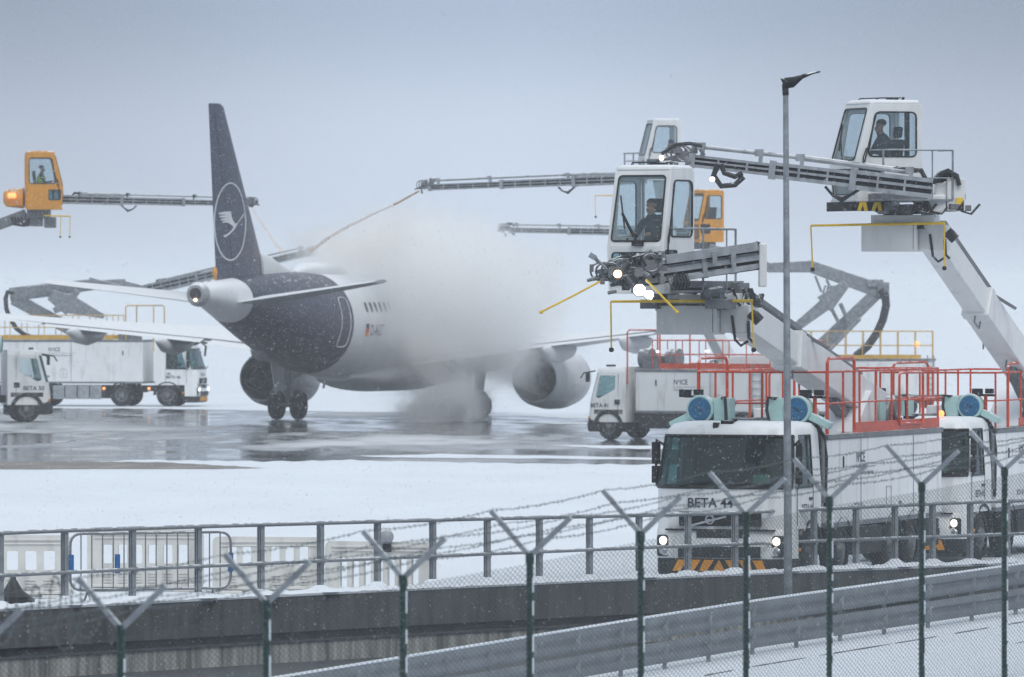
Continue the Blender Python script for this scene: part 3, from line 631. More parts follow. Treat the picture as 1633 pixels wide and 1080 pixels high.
# ------------------------------------------------------------------ ground, apron, wall, roads
def sheet(name, pts, m, z=None, kind='structure', label=None, cat=None):
    mb = MB(); mb.add(pts, [tuple(range(len(pts)))]); o = mb.build(name, m, None, 0, recalc=False)
    me = o.data
    if me.polygons[0].normal.z < 0: me.flip_normals()
    return tag(o, label, cat, kind=kind)
def G(px, py, z=0.0):        # point of the level z seen at a photograph pixel
    Z = (CH-z)*F/(py-HY); return Vector(((px-816.5)/F*Z, Z, z))
def rail_Z(px): return 112.7+(px-103)*(130-112.7)/(1545-103)       # the line of the railing and the wall under it
KZ = .30
def wall_pt(px, z, off=0.0):
    Z = rail_Z(px)+off; return Vector(((px-816.5)/F*Z, Z, z))
WPX = [-420, -100, 300, 700, 1100, 1500, 1900, 2300]
# snow covered apron from the wall to the horizon
mb = MB(); near = [wall_pt(p, 0, .45) for p in WPX]
mid = [Vector((p.x*3.0, 420, 0)) for p in near]; far = [Vector((-6000+12000*i/7, 30000, 0)) for i in range(8)]
vs = near+mid+far; k = 8
mb.add(vs, [(r*k+i, r*k+i+1, (r+1)*k+i+1, (r+1)*k+i) for r in range(2) for i in range(k-1)])
tag(mb.build('ground', snowm, None, 0, recalc=False), 'snow covered airfield ground running out to the horizon', kind='structure')
# wet apron: puddled tarmac with slush
def wet_material():
    m = bpy.data.materials.new('wet_tarmac'); m.use_nodes = True; t = m.node_tree; N = t.nodes; L = t.links; b = N['Principled BSDF']
    tx = N.new('ShaderNodeTexCoord')
    def noise(sc, det, stretch, dist=0):
        mp = N.new('ShaderNodeMapping'); mp.inputs['Scale'].default_value = stretch; L.new(tx.outputs['Object'], mp.inputs[0])
        n = N.new('ShaderNodeTexNoise'); n.inputs['Scale'].default_value = sc; n.inputs['Detail'].default_value = det; n.inputs['Distortion'].default_value = dist
        L.new(mp.outputs[0], n.inputs[0]); return n.outputs['Fac']
    def rng(s, a, c, lo=0, hi=1):
        k = N.new('ShaderNodeMapRange'); k.inputs['From Min'].default_value = a; k.inputs['From Max'].default_value = c
        k.inputs['To Min'].default_value = lo; k.inputs['To Max'].default_value = hi; L.new(s, k.inputs['Value']); return k.outputs[0]
    s1 = noise(.16, 7, (.55, .22, 1), .8); s2 = noise(1.1, 6, (.6, .16, 1)); s3 = noise(.05, 4, (1, .5, 1))
    ad = N.new('ShaderNodeMath'); ad.operation = 'MULTIPLY_ADD'; L.new(s2, ad.inputs[0]); ad.inputs[1].default_value = .35; L.new(s1, ad.inputs[2])
    ad2 = N.new('ShaderNodeMath'); ad2.operation = 'MULTIPLY_ADD'; L.new(s3, ad2.inputs[0]); ad2.inputs[1].default_value = .25; L.new(ad.outputs[0], ad2.inputs[2])
    sl = rng(ad2.outputs[0], .78, .98)
    c1 = N.new('ShaderNodeMix'); c1.data_type = 'RGBA'; L.new(rng(s2, .3, .7), c1.inputs[0]); c1.inputs[6].default_value = (.06, .064, .072, 1); c1.inputs[7].default_value = (.12, .122, .13, 1)
    c2 = N.new('ShaderNodeMix'); c2.data_type = 'RGBA'; L.new(sl, c2.inputs[0]); L.new(c1.outputs[2], c2.inputs[6]); c2.inputs[7].default_value = (.60, .62, .65, 1)
    L.new(c2.outputs[2], b.inputs['Base Color'])
    rr = N.new('ShaderNodeMix'); rr.data_type = 'FLOAT'; L.new(sl, rr.inputs[0]); L.new(rng(s2, .3, .7, .04, .17), rr.inputs[2]); rr.inputs[3].default_value = .75; L.new(rr.outputs[0], b.inputs['Roughness'])
    bp = N.new('ShaderNodeBump'); bp.inputs['Strength'].default_value = .12; bp.inputs['Distance'].default_value = .02
    L.new(noise(1.6, 5, (1, .5, 1)), bp.inputs['Height']); L.new(bp.outputs[0], b.inputs['Normal']); return m
wetm = wet_material()
slushm = mat('brown_slush', (.20, .17, .145), .55, var=.45, vscale=.8, vstretch=(1, .3, 1), bump=.3)
def jag(pts, amp, n=9):
    rnd = random.Random(5); o = []
    for a, b in zip(pts, pts[1:]):
        for i in range(n):
            t = i/n; o.append((a[0]+(b[0]-a[0])*t, a[1]+(b[1]-a[1])*t+rnd.uniform(-amp, amp)))
    return o+[pts[-1]]
nearE = jag([(-220, 742), (60, 738), (250, 733), (420, 736), (560, 733), (700, 737), (860, 739), (1060, 741), (1260, 738), (1420, 728)], 1.0)
farE = jag([(1420, 660), (1100, 664), (930, 668), (800, 661), (640, 657), (430, 655), (250, 652), (80, 651), (-240, 651)], .5)
sheet('wet_apron', [G(a, b, .004) for a, b in nearE+farE], wetm, label='wet tarmac apron with puddles and streaks of slush')
sheet('slush_patch', [G(a, b, .008) for a, b in jag([(-220, 750), (100, 748), (330, 748), (428, 746.5)], .3)+jag([(428, 746.5), (350, 742), (250, 737), (120, 736), (-220, 735)], .6)], slushm, label='brown tongue of slush at the near edge of the apron')
for q in ([(870, 709), (1050, 711), (1300, 709), (1300, 714), (1080, 717), (960, 715)], [(560, 727), (700, 724), (900, 727), (1060, 731), (1060, 734), (820, 731), (640, 730)], [(820, 674), (940, 671), (1100, 672), (1100, 677), (960, 678)]):
    sheet('snow_patch', [G(a, b, .010) for a, b in jag(q+[q[0]], .5, 6)[:-1]], snowm, label='thin snow left on the wet tarmac')
# retaining wall under the railing
def wall():
    r = root('retaining_wall', wall_pt(816, -1.6)); tag(r, 'stained concrete retaining wall with snow along its top edge', 'wall')
    n = 44; px = [-420+2720*i/n for i in range(n+1)]
    def ex(prof, name, m):
        mb = MB(); mb.loft([[wall_pt(p, z, off) for off, z in prof] for p in px]); return mb.build(name, m, r, 30)
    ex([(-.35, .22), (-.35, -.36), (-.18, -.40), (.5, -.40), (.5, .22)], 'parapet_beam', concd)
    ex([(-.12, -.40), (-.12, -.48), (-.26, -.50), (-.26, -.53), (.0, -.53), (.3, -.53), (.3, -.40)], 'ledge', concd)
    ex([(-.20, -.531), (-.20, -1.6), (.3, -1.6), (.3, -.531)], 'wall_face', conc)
    rnd = random.Random(3); mb = MB(); rings = []
    for i in range(300):
        p = -420+2720*i/299; k = .045*rnd.random(); rings.append([wall_pt(p, z, o) for o, z in ((-.37, .215), (-.39, .24+k*.5), (-.30, .27+k), (-.05, .28+k), (.35, .27+k*.5), (.52, .20))])
    mb.loft(rings); mb.build('snow_cap', snowm, r, 60)
wall()
# low ground in front: snowy road between the fence and the crash barrier, sunk lane by the wall
def bar_pt(px, dz=0, off=0):     # foot of the crash barrier
    t = (px-440)/(1633-440); Z = 92+20*t+off; top = {0: 1080, 1: 1025, 2: 985, 3: 958, 4: 920, 5: 905, 6: 897}
    xs = [440, 780, 1032, 1200, 1474, 1560, 1633]; ys = [1080, 1025, 984, 958, 920, 908, 898]
    y = float(np.interp(px, xs, ys)) if 440 <= px <= 1633 else (1080-(px-440)*.15 if px < 440 else 898-(px-1633)*.13)
    Z0 = 92+20*t; return Vector(((px-816.5)/F*Z, Z, CH-(y-HY)/F*Z0-.78+dz))
BPX = [-250, 100, 440, 610, 780, 900, 1032, 1120, 1200, 1330, 1474, 1560, 1633, 1750, 1900]
FPX = [193, 425, 643, 845, 1022, 1190, 1323, 1470, 1602]
FY = [997, 957, 917, 882, 847, 816, 792, 769, 745]
def fence_pt(i, dz=0):           # top of the upright number i (may run past the ends)
    f = lambda a, i: float(np.interp(i, range(9), a)) if 0 <= i <= 8 else (a[0]+(a[1]-a[0])*i if i < 0 else a[8]+(a[8]-a[7])*(i-8))
    Z = 60.5+(80.4-60.5)*i/8; return Vector(((f(FPX, i)-816.5)/F*Z, Z, CH-(f(FY, i)-HY)/F*Z+dz))
FH = 2.45
n = len(BPX); rows = [[bar_pt(p, 0, 2.2)+Vector((0, 0, -.02)) for p in BPX], [bar_pt(p, 0, -.6) for p in BPX], [], []]
for j, p in enumerate(BPX):
    i = -2.5+13.5*j/(n-1); f = fence_pt(i, -FH); rows[2].append(f); g = f.copy(); g.y -= 45; g.x -= 6; g.z -= 2.5; rows[3].append(g)
sub = []
for a, b in zip(rows, rows[1:]):
    for q in range(6): sub.append([u.lerp(v, q/6) for u, v in zip(a, b)])
sub.append(rows[-1]); mb = MB(); mb.add([p for r_ in sub for p in r_], [(i*n+j, i*n+j+1, (i+1)*n+j+1, (i+1)*n+j) for i in range(len(sub)-1) for j in range(n-1)])
o = mb.build('road', snowm, None, 60, recalc=False); tag(o, 'snow covered service road in the foreground', kind='structure')
if o.data.polygons[0].normal.z < 0: o.data.flip_normals()
asph = mat('worn_asphalt', (.075, .078, .084), .6, var=.35, vscale=1.5, speck=.5)
rnd = random.Random(11)
for t0, wd_ in ((.15, .13), (.34, .06), (.5, .05)):       # bare tracks along the road
    for s in range(14):
        j0 = 2+s*.85; j1 = j0+rnd.uniform(.5, .84)
        if t0 > .16 and rnd.random() < .8: continue
        def at(j, t):
            j = min(max(j, 0), n-1.001); i = int(j); a = rows[1][i].lerp(rows[1][i+1], j-i); b = rows[2][i].lerp(rows[2][i+1], j-i); return a.lerp(b, t)+Vector((0, 0, .006))
        ks = [j0+(j1-j0)*q/8 for q in range(9)]; wob = [wd_/14*rnd.uniform(.35, 1) for _ in ks]; wob[0] = wob[-1] = .001
        mb = MB(); mb.add([at(k_, t0-w_) for k_, w_ in zip(ks, wob)]+[at(k_, t0+w_) for k_, w_ in zip(ks, wob)], [(q, q+1, q+10, q+9) for q in range(8)])
        o = mb.build('road_track', asph, None, 0, recalc=False); tag(o, 'bare dark wheel track in the road snow', kind='structure')
        if o.data.polygons[0].normal.z < 0: o.data.flip_normals()
mb = MB(); a = [wall_pt(p, -.86, -.1) for p in WPX]; b = [bar_pt(p, 0, 2.2) for p in (-900, -250, 150, 440, 900, 1300, 1700, 2100)]
b = [Vector((q.x, q.y, min(q.z-.02, -.2 if i > 3 else q.z))) for i, q in enumerate(b)]; b[0].z = b[1].z = -.9
mb.add(a+b, [(i, i+1, i+9, i+8) for i in range(7)]); o = mb.build('lane', concd, None, 0, recalc=False); tag(o, 'dark sunken lane below the retaining wall', kind='structure')
if o.data.polygons[0].normal.z < 0: o.data.flip_normals()

# ------------------------------------------------------------------ railing on the wall
def railing():
    r = root('guard_railing', wall_pt(816, KZ)); tag(r, 'grey galvanised railing with two rails along the top of the retaining wall', 'railing')
    tops = [(0, 848), (103, 845), (316, 840), (511, 836), (690, 829), (860, 824), (1020, 819), (1180, 814), (1400, 806), (1545, 799), (1633, 795)]
    zt = lambda px: KZ+1.09
    xs = [-430, -318, -210, -104, 0, 103, 211, 316, 416, 511, 602, 690, 777, 860, 940, 1019, 1097, 1172, 1246, 1298, 1365, 1427, 1487, 1547, 1606, 1664, 1720, 1776]
    for p in xs:
        mb = MB(); a = wall_pt(p, KZ-.12); d = (wall_pt(p+50, 0)-wall_pt(p, 0)).normalized(); nrm = Vector((-d.y, d.x, 0))
        w = .08; ph = 1.19+float(np.interp(p, [103, 690, 1150, 1545], [.055, 0, -.06, .0]))
        for off, ww, th in ((0, .012, .08), (-.042, .08, .012), (.042, .08, .012)):
            if off == 0: mb.bar(a, a+Vector((0, 0, ph)), .012, w, d)
            else: mb.bar(a+nrm*off, a+nrm*off+Vector((0, 0, ph)), .012, w, d)
        mb.bar(a+nrm*(-.062)+Vector((0, 0, .52)), a+nrm*(-.062)+Vector((0, 0, .62)), .02, .06, d)
        mb.build('railing_post', rsteel, r, 0)
        hp = MB(); hp.loft([[a+Vector((rx*math.cos(t), -.1+rx*.8*math.sin(t), .08+zz)) for t in [2*math.pi*i/10 for i in range(10)]] for rx, zz in ((.26+.08*math.sin(p), .0), (.17, .06), (.07, .11+.03*math.sin(3*p)))]); hp.build('snow_heap', snowm, r, 70)
    for z, hh, nm in ((1.06, .055, 'top_rail'), (.46, .05, 'middle_rail')):
        mb = MB(); pts = [wall_pt(p, KZ+z+(float(np.interp(p, [103, 690, 1150, 1545], [.055, 0, -.06, .0])) if z > 1 else 0), -.085) for p in range(-430, 1800, 60)]; mb.tube(pts, hh*.62, 8); mb.build(nm, rsteel, r, 50)
railing()
# ------------------------------------------------------------------ crash barrier
def crash_barrier():
    r = root('crash_barrier', bar_pt(1000)); tag(r, 'double corrugated steel crash barrier beside the snowy road', 'crash barrier')
    W_ = [(0, .0), (.02, .015), (.085, .05), (.085, .10), (.0, .135), (.0, .175), (.085, .21), (.085, .26), (.02, .295), (0, .31)]
    pxs = [-250+2150*i/60 for i in range(61)]
    for z0, nm in ((.455, 'upper_rail'), (.09, 'lower_rail')):
        mb = MB(); rings = []
        for p in pxs:
            b = bar_pt(p); rings.append([b+Vector((0, -dx-.06, z0+z)) for dx, z in W_]+[b+Vector((0, -dx-.045, z0+z)) for dx, z in W_[::-1]])
        mb.loft(rings); mb.build(nm, bsteel, r, 50)
    mb = MB(); mb.tube([bar_pt(p, .775)+Vector((0, -.05, 0)) for p in pxs], .022, 6); mb.build('snow_cap', snowm, r, 60)
    for i in range(12):
        p = -120+i*165; s_ = MB()
        for z0 in (.455, .09): s_.box(bar_pt(p)+Vector((0, -.15, z0+.08)), (.02, .012, .10)); s_.build('rail_splice', galv, r, 0); s_ = MB()
    for i in range(26):
        p = 150+i*70; b = bar_pt(p); mb = MB(); mb.bar(b+Vector((0, .06, -.3)), b+Vector((0, .06, .74)), .1, .06, (1, 0, 0)); mb.bar(b+Vector((0, .0, .6)), b+Vector((0, -.1, .6)), .1, .2); mb.bar(b+Vector((0, .0, .25)), b+Vector((0, -.1, .25)), .1, .2); mb.build('barrier_post', galv, r, 0)
crash_barrier()
# ------------------------------------------------------------------ perimeter fence
def fence():
    r = root('chain_link_fence', fence_pt(4, -FH)); tag(r, 'green chain link security fence with barbed wire on forked arms', 'fence')
    d = (fence_pt(8)-fence_pt(0)); d.z = 0; d.normalize(); nrm = Vector((d.y, -d.x, 0))        # nrm points to the viewer's right
    rnd = random.Random(2)
    for i in range(-1, 10):
        t = fence_pt(i); mb = MB(); mb.tube([t+Vector((0, 0, -FH-.3)), t+Vector((0, 0, -.06))], .034, 10); mb.tube([t+Vector((0, 0, -.10)), t], .042, 10)
        po = mb.build('fence_post', green, r, 40)
        sn = MB(); [sn.bar(t+nrm*.033+Vector((0, -.01, -za)), t+nrm*.033+Vector((0, -.01, -za+rnd.uniform(.05, .22))), .014, .008, nrm) for za in [.3+.27*q_+rnd.uniform(0, .1) for q_ in range(8)]]; sn.build('clinging_snow', snowm, po, 0)
        for s in (-1, 1):
            k = .40 if s < 0 else .42; z = .39 if s < 0 else .34
            a = MB(); a.bar(t+Vector((0, 0, -.03)), t+nrm*s*k+Vector((0, 0, z)), .035, .045); a.build('extension_arm', galv, po, 0)
    # barbed wires, three on each arm
    for s in (-1, 1):
        k = .40 if s < 0 else .42; z = .39 if s < 0 else .34
        for f in (.34, .66, .97):
            mb = MB(); pts = []; L = []
            for i in range(-2, 10):
                a = fence_pt(i)+nrm*s*k*f+Vector((0, 0, z*f+.02)); b = fence_pt(i+1)+nrm*s*k*f+Vector((0, 0, z*f+.02))
                for q in range(26):
                    u = q/26; p = a.lerp(b, u)+Vector((0, 0, -.035*4*u*(1-u)+rnd.uniform(-.004, .004))); pts.append(p)
            mb.tube(pts, .0036, 4)
            for p in pts:
                for w in range(2):
                    v = Vector((rnd.uniform(-1, 1), rnd.uniform(-1, 1), rnd.uniform(-1, 1))).normalized()*.020; mb.bar(p-v, p+v, .004, .004)
            mb.build('barbed_wire', wire, r, 0)
    # woven mesh as two families of zigzag wires
    A = fence_pt(-1.2); cell = .105; V = []; Fc = []; rw = .0031
    span = []
    for i in np.linspace(-1.2, 9.2, 209): span.append(np.array(fence_pt(float(i))))
    span = np.array(span); sl = np.concatenate([[0], np.cumsum(np.linalg.norm(np.diff(span[:, :2], axis=0), axis=1))])
    tot = sl[-1]; ncol = int(tot/cell); nrow = 86
    def pos(u, v): return np.stack([np.interp(u, sl, span[:, 0]), np.interp(u, sl, span[:, 1]), np.interp(u, sl, span[:, 2])-.10-v], -1)
    n3 = np.array(nrm)
    ups = np.arange(ncol)*cell; segs = []
    for k in range(nrow):
        v0, v1 = k*.0265, (k+1)*.0265; e = (k % 2)
        u0 = ups+(0 if e == 0 else cell*.5); u1 = ups+(cell*.5 if e == 0 else 0)
        for du in (0, 1):
            ua = u0 if du == 0 else (ups+(cell if e == 0 else cell*.5)); ub = u1 if du == 0 else (ups+(cell*.5 if e == 0 else cell))
            segs.append((pos(ua, v0), pos(ub, v1)))
    a = np.concatenate([s_[0] for s_ in segs]); b = np.concatenate([s_[1] for s_ in segs])
    dd = b-a; dd /= np.linalg.norm(dd, axis=1, keepdims=True); side = np.cross(dd, n3); side /= np.linalg.norm(side, axis=1, keepdims=True)
    tri = [side*rw, -.5*side*rw+.87*rw*n3, -.5*side*rw-.87*rw*n3]
    vv = np.stack([a+t_ for t_ in tri]+[b+t_ for t_ in tri], 1).reshape(-1, 3); m_ = len(a); base = (np.arange(m_)*6)[:, None]
    q = np.concatenate([base+np.array([[0, 1, 4, 3]]), base+np.array([[1, 2, 5, 4]]), base+np.array([[2, 0, 3, 5]])]).astype(np.int32)
    Wi = np.array(WM[r.name].inverted()); vv = vv @ Wi[:3, :3].T+Wi[:3, 3]
    me = bpy.data.meshes.new('chain_link_mesh'); me.vertices.add(len(vv)); me.vertices.foreach_set('co', vv.astype(np.float32).ravel())
    me.loops.add(q.size); me.loops.foreach_set('vertex_index', q.ravel()); me.polygons.add(len(q)); me.polygons.foreach_set('loop_start', np.arange(0, q.size, 4, dtype=np.int32))
    me.update(calc_edges=True); me.materials.append(wire); o = bpy.data.objects.new('chain_link_mesh', me); COL.objects.link(o); o.parent = r; WM[o.name] = WM[r.name]
fence()
def razor_coil():
    mb = MB(); pts = []
    for q in range(300):
        t = q/300; c = P(-60+210*t, 985-12*t, 62-4*t); a = 2*math.pi*6*t+.5*math.sin(9*t); k_ = 1+.25*math.sin(17*t+1); pts.append(c+Vector((.06*math.cos(a), .30*k_*math.cos(a), .25*k_*math.sin(a)-.03*math.sin(8*t))))
    mb.tube(pts, .0042, 4)
    for p in pts[::3]: mb.bar(p+Vector((-.016, 0, .01)), p+Vector((.016, 0, -.01)), .004, .012)
    tag(mb.build('razor_wire_coil', wire, None, 0), 'loose coil of razor wire hanging in front of the concrete wall', 'razor wire')
razor_coil()
# ------------------------------------------------------------------ lamp post
def lamp_post():
    b = P(1257, 962, 115); r = root('street_lamp', b); tag(r, 'tall grey steel lamp post with a flat lamp head behind the fence', 'street lamp')
    top = P(1253, 150, 115); mb = MB(); mb.tube([b, b.lerp(top, .1), top], [.068, .066, .043], 14); mb.build('pole', galv, r, 60)
    k = MB(); k.tube([top+Vector((0, 0, -.02)), P(1252, 134, 115)], .052, 12); k.build('collar', dark, r, 50)
    h = MB(); M = [(1245, 131, .03, .015), (1252, 139, .07, .09), (1266, 137, .12, .085), (1280, 128, .17, .04), (1296, 122.5, .16, .022), (1308, 120.5, .12, .012)]
    rings = []
    for px, py, w, hh in M:
        c = P(px, py-6, 115); rings.append([c+Vector((0, w*math.cos(a), hh*math.sin(a))) for a in [2*math.pi*i/12 for i in range(12)]])
    h.loft(rings); h.build('lamp_head', dark, r, 50)
lamp_post()
# ------------------------------------------------------------------ barriers behind the railing
def plastic_barrier(px, Z, L, yaw, label, tall=False, h=1.08):
    c = P(px, 0, Z); r = root('plastic_barrier', (c.x, c.y, 0), yaw); tag(r, label, 'barrier', 'plastic barriers behind the railing'); M = WM[r.name]
    mb = MB(M); ns = 7 if tall else 6; holes = []
    for i in range(ns):
        x = -L/2+.22+(L-.44)*(i+.5)/ns; w = (L-.44)/ns*.30
        holes.append(rpoly([(x-w, .14 if tall else .48), (x+w, .14 if tall else .48), (x+w, .66 if tall else .80), (x-w, .66 if tall else .80)], .03))
    out = rpoly([(-L/2, .02), (L/2, .02), (L/2, h-.02), (-L/2, h)], .12, 4)
    mb.panel(out, holes, lambda u, v, t: (u, -.06-t, v), .14)
    bd = mb.build('barrier_body', cream, r, 30, .012)
    g = MB(M); g.box((0, -.075, h-.09), (L-.25, .03, .03)); g.box((0, -.075, h-.16), (L-.25, .03, .02)); g.box((0, -.07, .10), (L-.1, .16, .05))
    if not tall:
        for i in range(ns): x = -L/2+.22+(L-.44)*(i+.5)/ns; [g.box((x, -.07, .16+.05*j), ((L-.44)/ns*.6, .025, .02)) for j in range(4)]
    g.build('moulded_ribs', cream, bd, 0, .006)
    for s in (-1, 1):
        f = MB(M); f.box((s*(L/2-.3), 0, .03), (.4, .5, .06)); f.build('foot', cream, r, 0, .015)
    return r
plastic_barrier(5, 121, 2.3, R(3), 'leftmost cream plastic barrier with window slots behind the railing')
plastic_barrier(232, 124, 2.0, R(-2), 'cream plastic barrier right behind the metal crowd barrier')
plastic_barrier(428, 123, 1.9, R(4), 'cream plastic barrier just right of the metal crowd barrier, lettered end', h=.98)
wb = plastic_barrier(606, 122, 1.9, R(-14), 'turned cream plastic barrier with tall slots and a dark lamp on top', True, h=.93)
def warning_lamp():
    p = WM[wb.name] @ Vector((.16, -.16, .76)); r = root('warning_lamp', p); tag(r, 'dark round warning lamp hung on the turned cream plastic barrier', 'warning lamp'); M = WM[r.name]
    a = MB(M); a.box((0, 0, .06), (.16, .1, .14)); a.box((0, 0, .14), (.1, .06, .04)); a.build('battery_case', dark, r, 0, .01)
    b = MB(M); b.lathe([(-.05, .10), (-.03, .12), (.03, .12), (.06, .09), (.07, .001)], (0, 0, .25), (0, -1, 0), 18); b.build('lens', pgrey, r, 40)
warning_lamp()
def crowd_barrier():
    a, b = P(112, 0, 117.5), P(368, 0, 118.5); a.z = b.z = 0; d = (b-a); L = d.length; d.normalize(); M0 = frame(a, d, Vector((-d.y, d.x, 0)), (0, 0, 1))
    r = root('crowd_barrier', a); tag(r, 'grey metal crowd barrier with upright bars behind the railing', 'crowd barrier'); M = M0
    mb = MB(M); z0 = .28; z1 = 1.20; fr_ = rpoly([(0, z0), (L, z0), (L, z1), (0, z1)], .2, 5); mb.tube([(u, 0, v) for u, v in fr_], .022, 8, True); mb.build('barrier_frame', cgrey, r, 50)
    for i in range(1, 15):
        q = MB(M); q.tube([(L*i/15, 0, z0), (L*i/15, 0, z1)], .011, 6); q.build('barrier_bar', cgrey, r, 50)
    for x in (0.01, L*.29, L-.01):
        q = MB(M); q.cyl((x, -.02, .55), (x, -.02, .86), .045, n=10); q.build('blue_sleeve', blueclamp, r, 40)
    for x in (.3, L-.3):
        q = MB(M); q.tube([(x, -.3, 0), (x, 0, .26), (x, .3, 0)], .02, 6); q.build('foot', cgrey, r, 40)
crowd_barrier()
def warning_post():
    b = P(0, 0, 118); b.z = 0; r = root('warning_post', b); tag(r, 'red and white striped warning post at the left end of the barriers', 'post'); M = WM[r.name]
    mb = MB(M)
    for i in range(6): mb.m(i % 2).cyl((0, 0, .15+.17*i), (0, 0, .32+.17*i), .04, n=12)
    mb.build('post_shaft', [white, signred], r, 40)
    q = MB(M); q.loft([[(x*s, y*s, z) for x, y in ((-.3, -.2), (.3, -.2), (.3, .2), (-.3, .2))] for s, z in ((1, 0), (1, .08), (.35, .22), (.25, .22))]); q.build('foot_block', black, r, 0)
warning_post()
def foot_block():
    c = P(21, 0, 117); c.z = 0; mb = MB(); mb.loft([[c+Vector((x*s, y*s, z)) for x, y in circ(10, 1)] for s, z in ((.3, .14), (.3, .2), (.16, .3), (.05, .48), (.03, .58))]); mb.box(c+Vector((0, 0, .1)), (.66, .66, .12))
    tag(mb.build('rubber_cone_foot', black, None, 30), 'small black rubber cone on a square foot left of the railing post', 'cone')
foot_block()
# ------------------------------------------------------------------ airliner
ALPHA = R(18.5)
def airliner():
    rt = root('airliner', ((603-816.5)/F*293, 293, 0), R(90)-ALPHA, 1.03)
    tag(rt, 'airliner with dark blue tail seen from behind while being de-iced', 'airliner'); M = WM[rt.name]; Mi = M.inverted()
    X = [17.7, 17.3, 16.4, 15.0, 13.2, 11.0, 0, -6, -8.5, -11, -13.5, -16, -18, -19.4, -19.86]
    BO = [3.0, 2.6, 2.2, 1.95, 1.78, 1.70, 1.70, 1.72, 1.95, 2.45, 3.08, 3.75, 4.25, 4.58, 4.72]
    TO = [3.3, 3.85, 4.5, 5.25, 5.7, 5.82, 5.82, 5.82, 5.82, 5.80, 5.74, 5.62, 5.48, 5.30, 5.20]
    RY = [.15, .65, 1.2, 1.65, 1.92, 1.98, 1.98, 1.98, 1.93, 1.78, 1.48, 1.08, .72, .44, .30]
    xr, br, tr_, rr = X[::-1], BO[::-1], TO[::-1], RY[::-1]
    def sec(x): b = float(np.interp(x, xr, br)); t = float(np.interp(x, xr, tr_)); return (b+t)/2, float(np.interp(x, xr, rr)), (t-b)/2
    def ringx(x, n=48, g=0.0):
        zc, ry, rz = sec(x); return [(x, (ry+g)*math.cos(2*math.pi*i/n), zc+(rz+g)*math.sin(2*math.pi*i/n)) for i in range(n)]
    def tubefus(x0, x1, name, m, parent=rt, step=.5):
        k = max(2, int(abs(x1-x0)/step)); o = MB(M).loft([ringx(x0+(x1-x0)*i/k) for i in range(k+1)]).build(name, m, parent, 60); return o
    XB, XC = -8.2, -16.6
    fus = tubefus(17.7, XB, 'fuselage', pwhite); tail = tubefus(XB, XC, 'tail_section', navy); cone = tubefus(XC, -19.8, 'tail_cone', pwhite, step=.3)
    # APU outlet
    q = MB(M); zc, ry, rz = sec(-19.86); q.lathe([(0, .46), (.05, .44), (.30, .34), (.32, .24), (.1, .2), (.05, .001)], (-19.78, 0, zc), (-1, 0, 0.02), 24); q.build('exhaust_outlet', pgrey, cone, 30)
    q = MB(M); q.lathe([(0, .22), (.02, .001)], (-20.06, 0, zc), (-1, 0, 0), 20); q.build('exhaust_hole', pdark, cone)
    q = MB(M); q.ball((-20.12, -.02, zc-.2), .06, 10, 6); q.build('tail_light', tail_l, cone)
    # belly fairing
    q = MB(M); q.loft([[(x, w*math.cos(a), 1.75-.0+h*math.sin(a)) for a in [2*math.pi*i/24 for i in range(24)]] for x, w, h in ((6.5, .9, .2), (5, 1.7, .45), (2, 2.1, .62), (-1.5, 2.05, .6), (-3.5, 1.4, .4), (-5, .7, .15))]); q.build('belly_fairing', pwhite, fus, 60)
    def sy(x, z): zc, ry, rz = sec(x); t = max(-1, min(1, (z-zc)/rz)); return -ry*math.sqrt(max(0, 1-t*t))
    # windows
    for i in range(34):
        x = -6.6+.533*i
        w = MB(M); pts = rpoly([(x-.12, 4.28), (x+.12, 4.28), (x+.12, 4.66), (x-.12, 4.66)], .08)
        w.add([(u, sy(u, v)-.012, v) for u, v in pts], [tuple(range(len(pts)))]); w.build('cabin_window', pdark, fus, 0)
    w = MB(M)
    for s in (-1, 1):
        for x in (16.3, 15.9, 15.4): pts = [(x-.22, 4.15), (x+.2, 4.1), (x+.1, 4.5), (x-.22, 4.62)]; w.add([(u, s*(-sy(u, v)+.012), v) for u, v in pts], [(0, 1, 2, 3)])
    w.build('cockpit_window', pdark, fus, 0)
    # door outline on the tail, registration and small flag
    dx = -8.95; dr = MB(M); pts = rpoly([(dx-.42, 2.95), (dx+.42, 2.95), (dx+.42, 4.85), (dx-.42, 4.85)], .25, 5)
    ext = []
    for i in range(len(pts)):
        for q_ in range(3): a, b = pts[i], pts[(i+1) % len(pts)]; u, v = a[0]+(b[0]-a[0])*q_/3, a[1]+(b[1]-a[1])*q_/3; ext.append((u, sy(u, v)-.008, v))
    dr.tube(ext, .022, 5, True); dr.build('door_outline', emblem_white, tail, 40)
    fl = MB(M); x0 = -6.9; z0 = 3.35
    for j, (k, hh) in enumerate(((0, .16), (1, .16), (2, .16))):
        z = z0+.32-.16*j; fl.m(k).add([(x0+a, sy(x0+a, z+b)-.012, z+b) for a, b in ((0, 0), (.34, 0), (.34, .155), (0, .155))], [(0, 1, 2, 3)])
    fl.build('flag_marking', [ink, signred, bstripe], fus, 0, recalc=False)
    vs, fs = text_mesh('D-AIZT'); rg = MB(M); rg.add([(-6.4+v.x*.5, sy(-6.4+v.x*.5, 3.38+v.y*.6)-.014, 3.38+v.y*.6) for v in vs], fs); rg.build('registration', inkg, fus, 0, recalc=False)
    # lifting surfaces
    PR = [(0, 0), (.02, .28), (.08, .6), (.25, 1), (.5, .88), (.75, .5), (1, .03)]
    def foil(le, te, T, nrm):
        le, te, nrm = Vector(le), Vector(te), Vector(nrm); c = (te-le).length
        up = [le.lerp(te, f)+nrm*(T*c*.5*h) for f, h in PR]; lo = [le.lerp(te, f)-nrm*(T*c*.5*h) for f, h in PR[1:]][::-1]; return up+lo
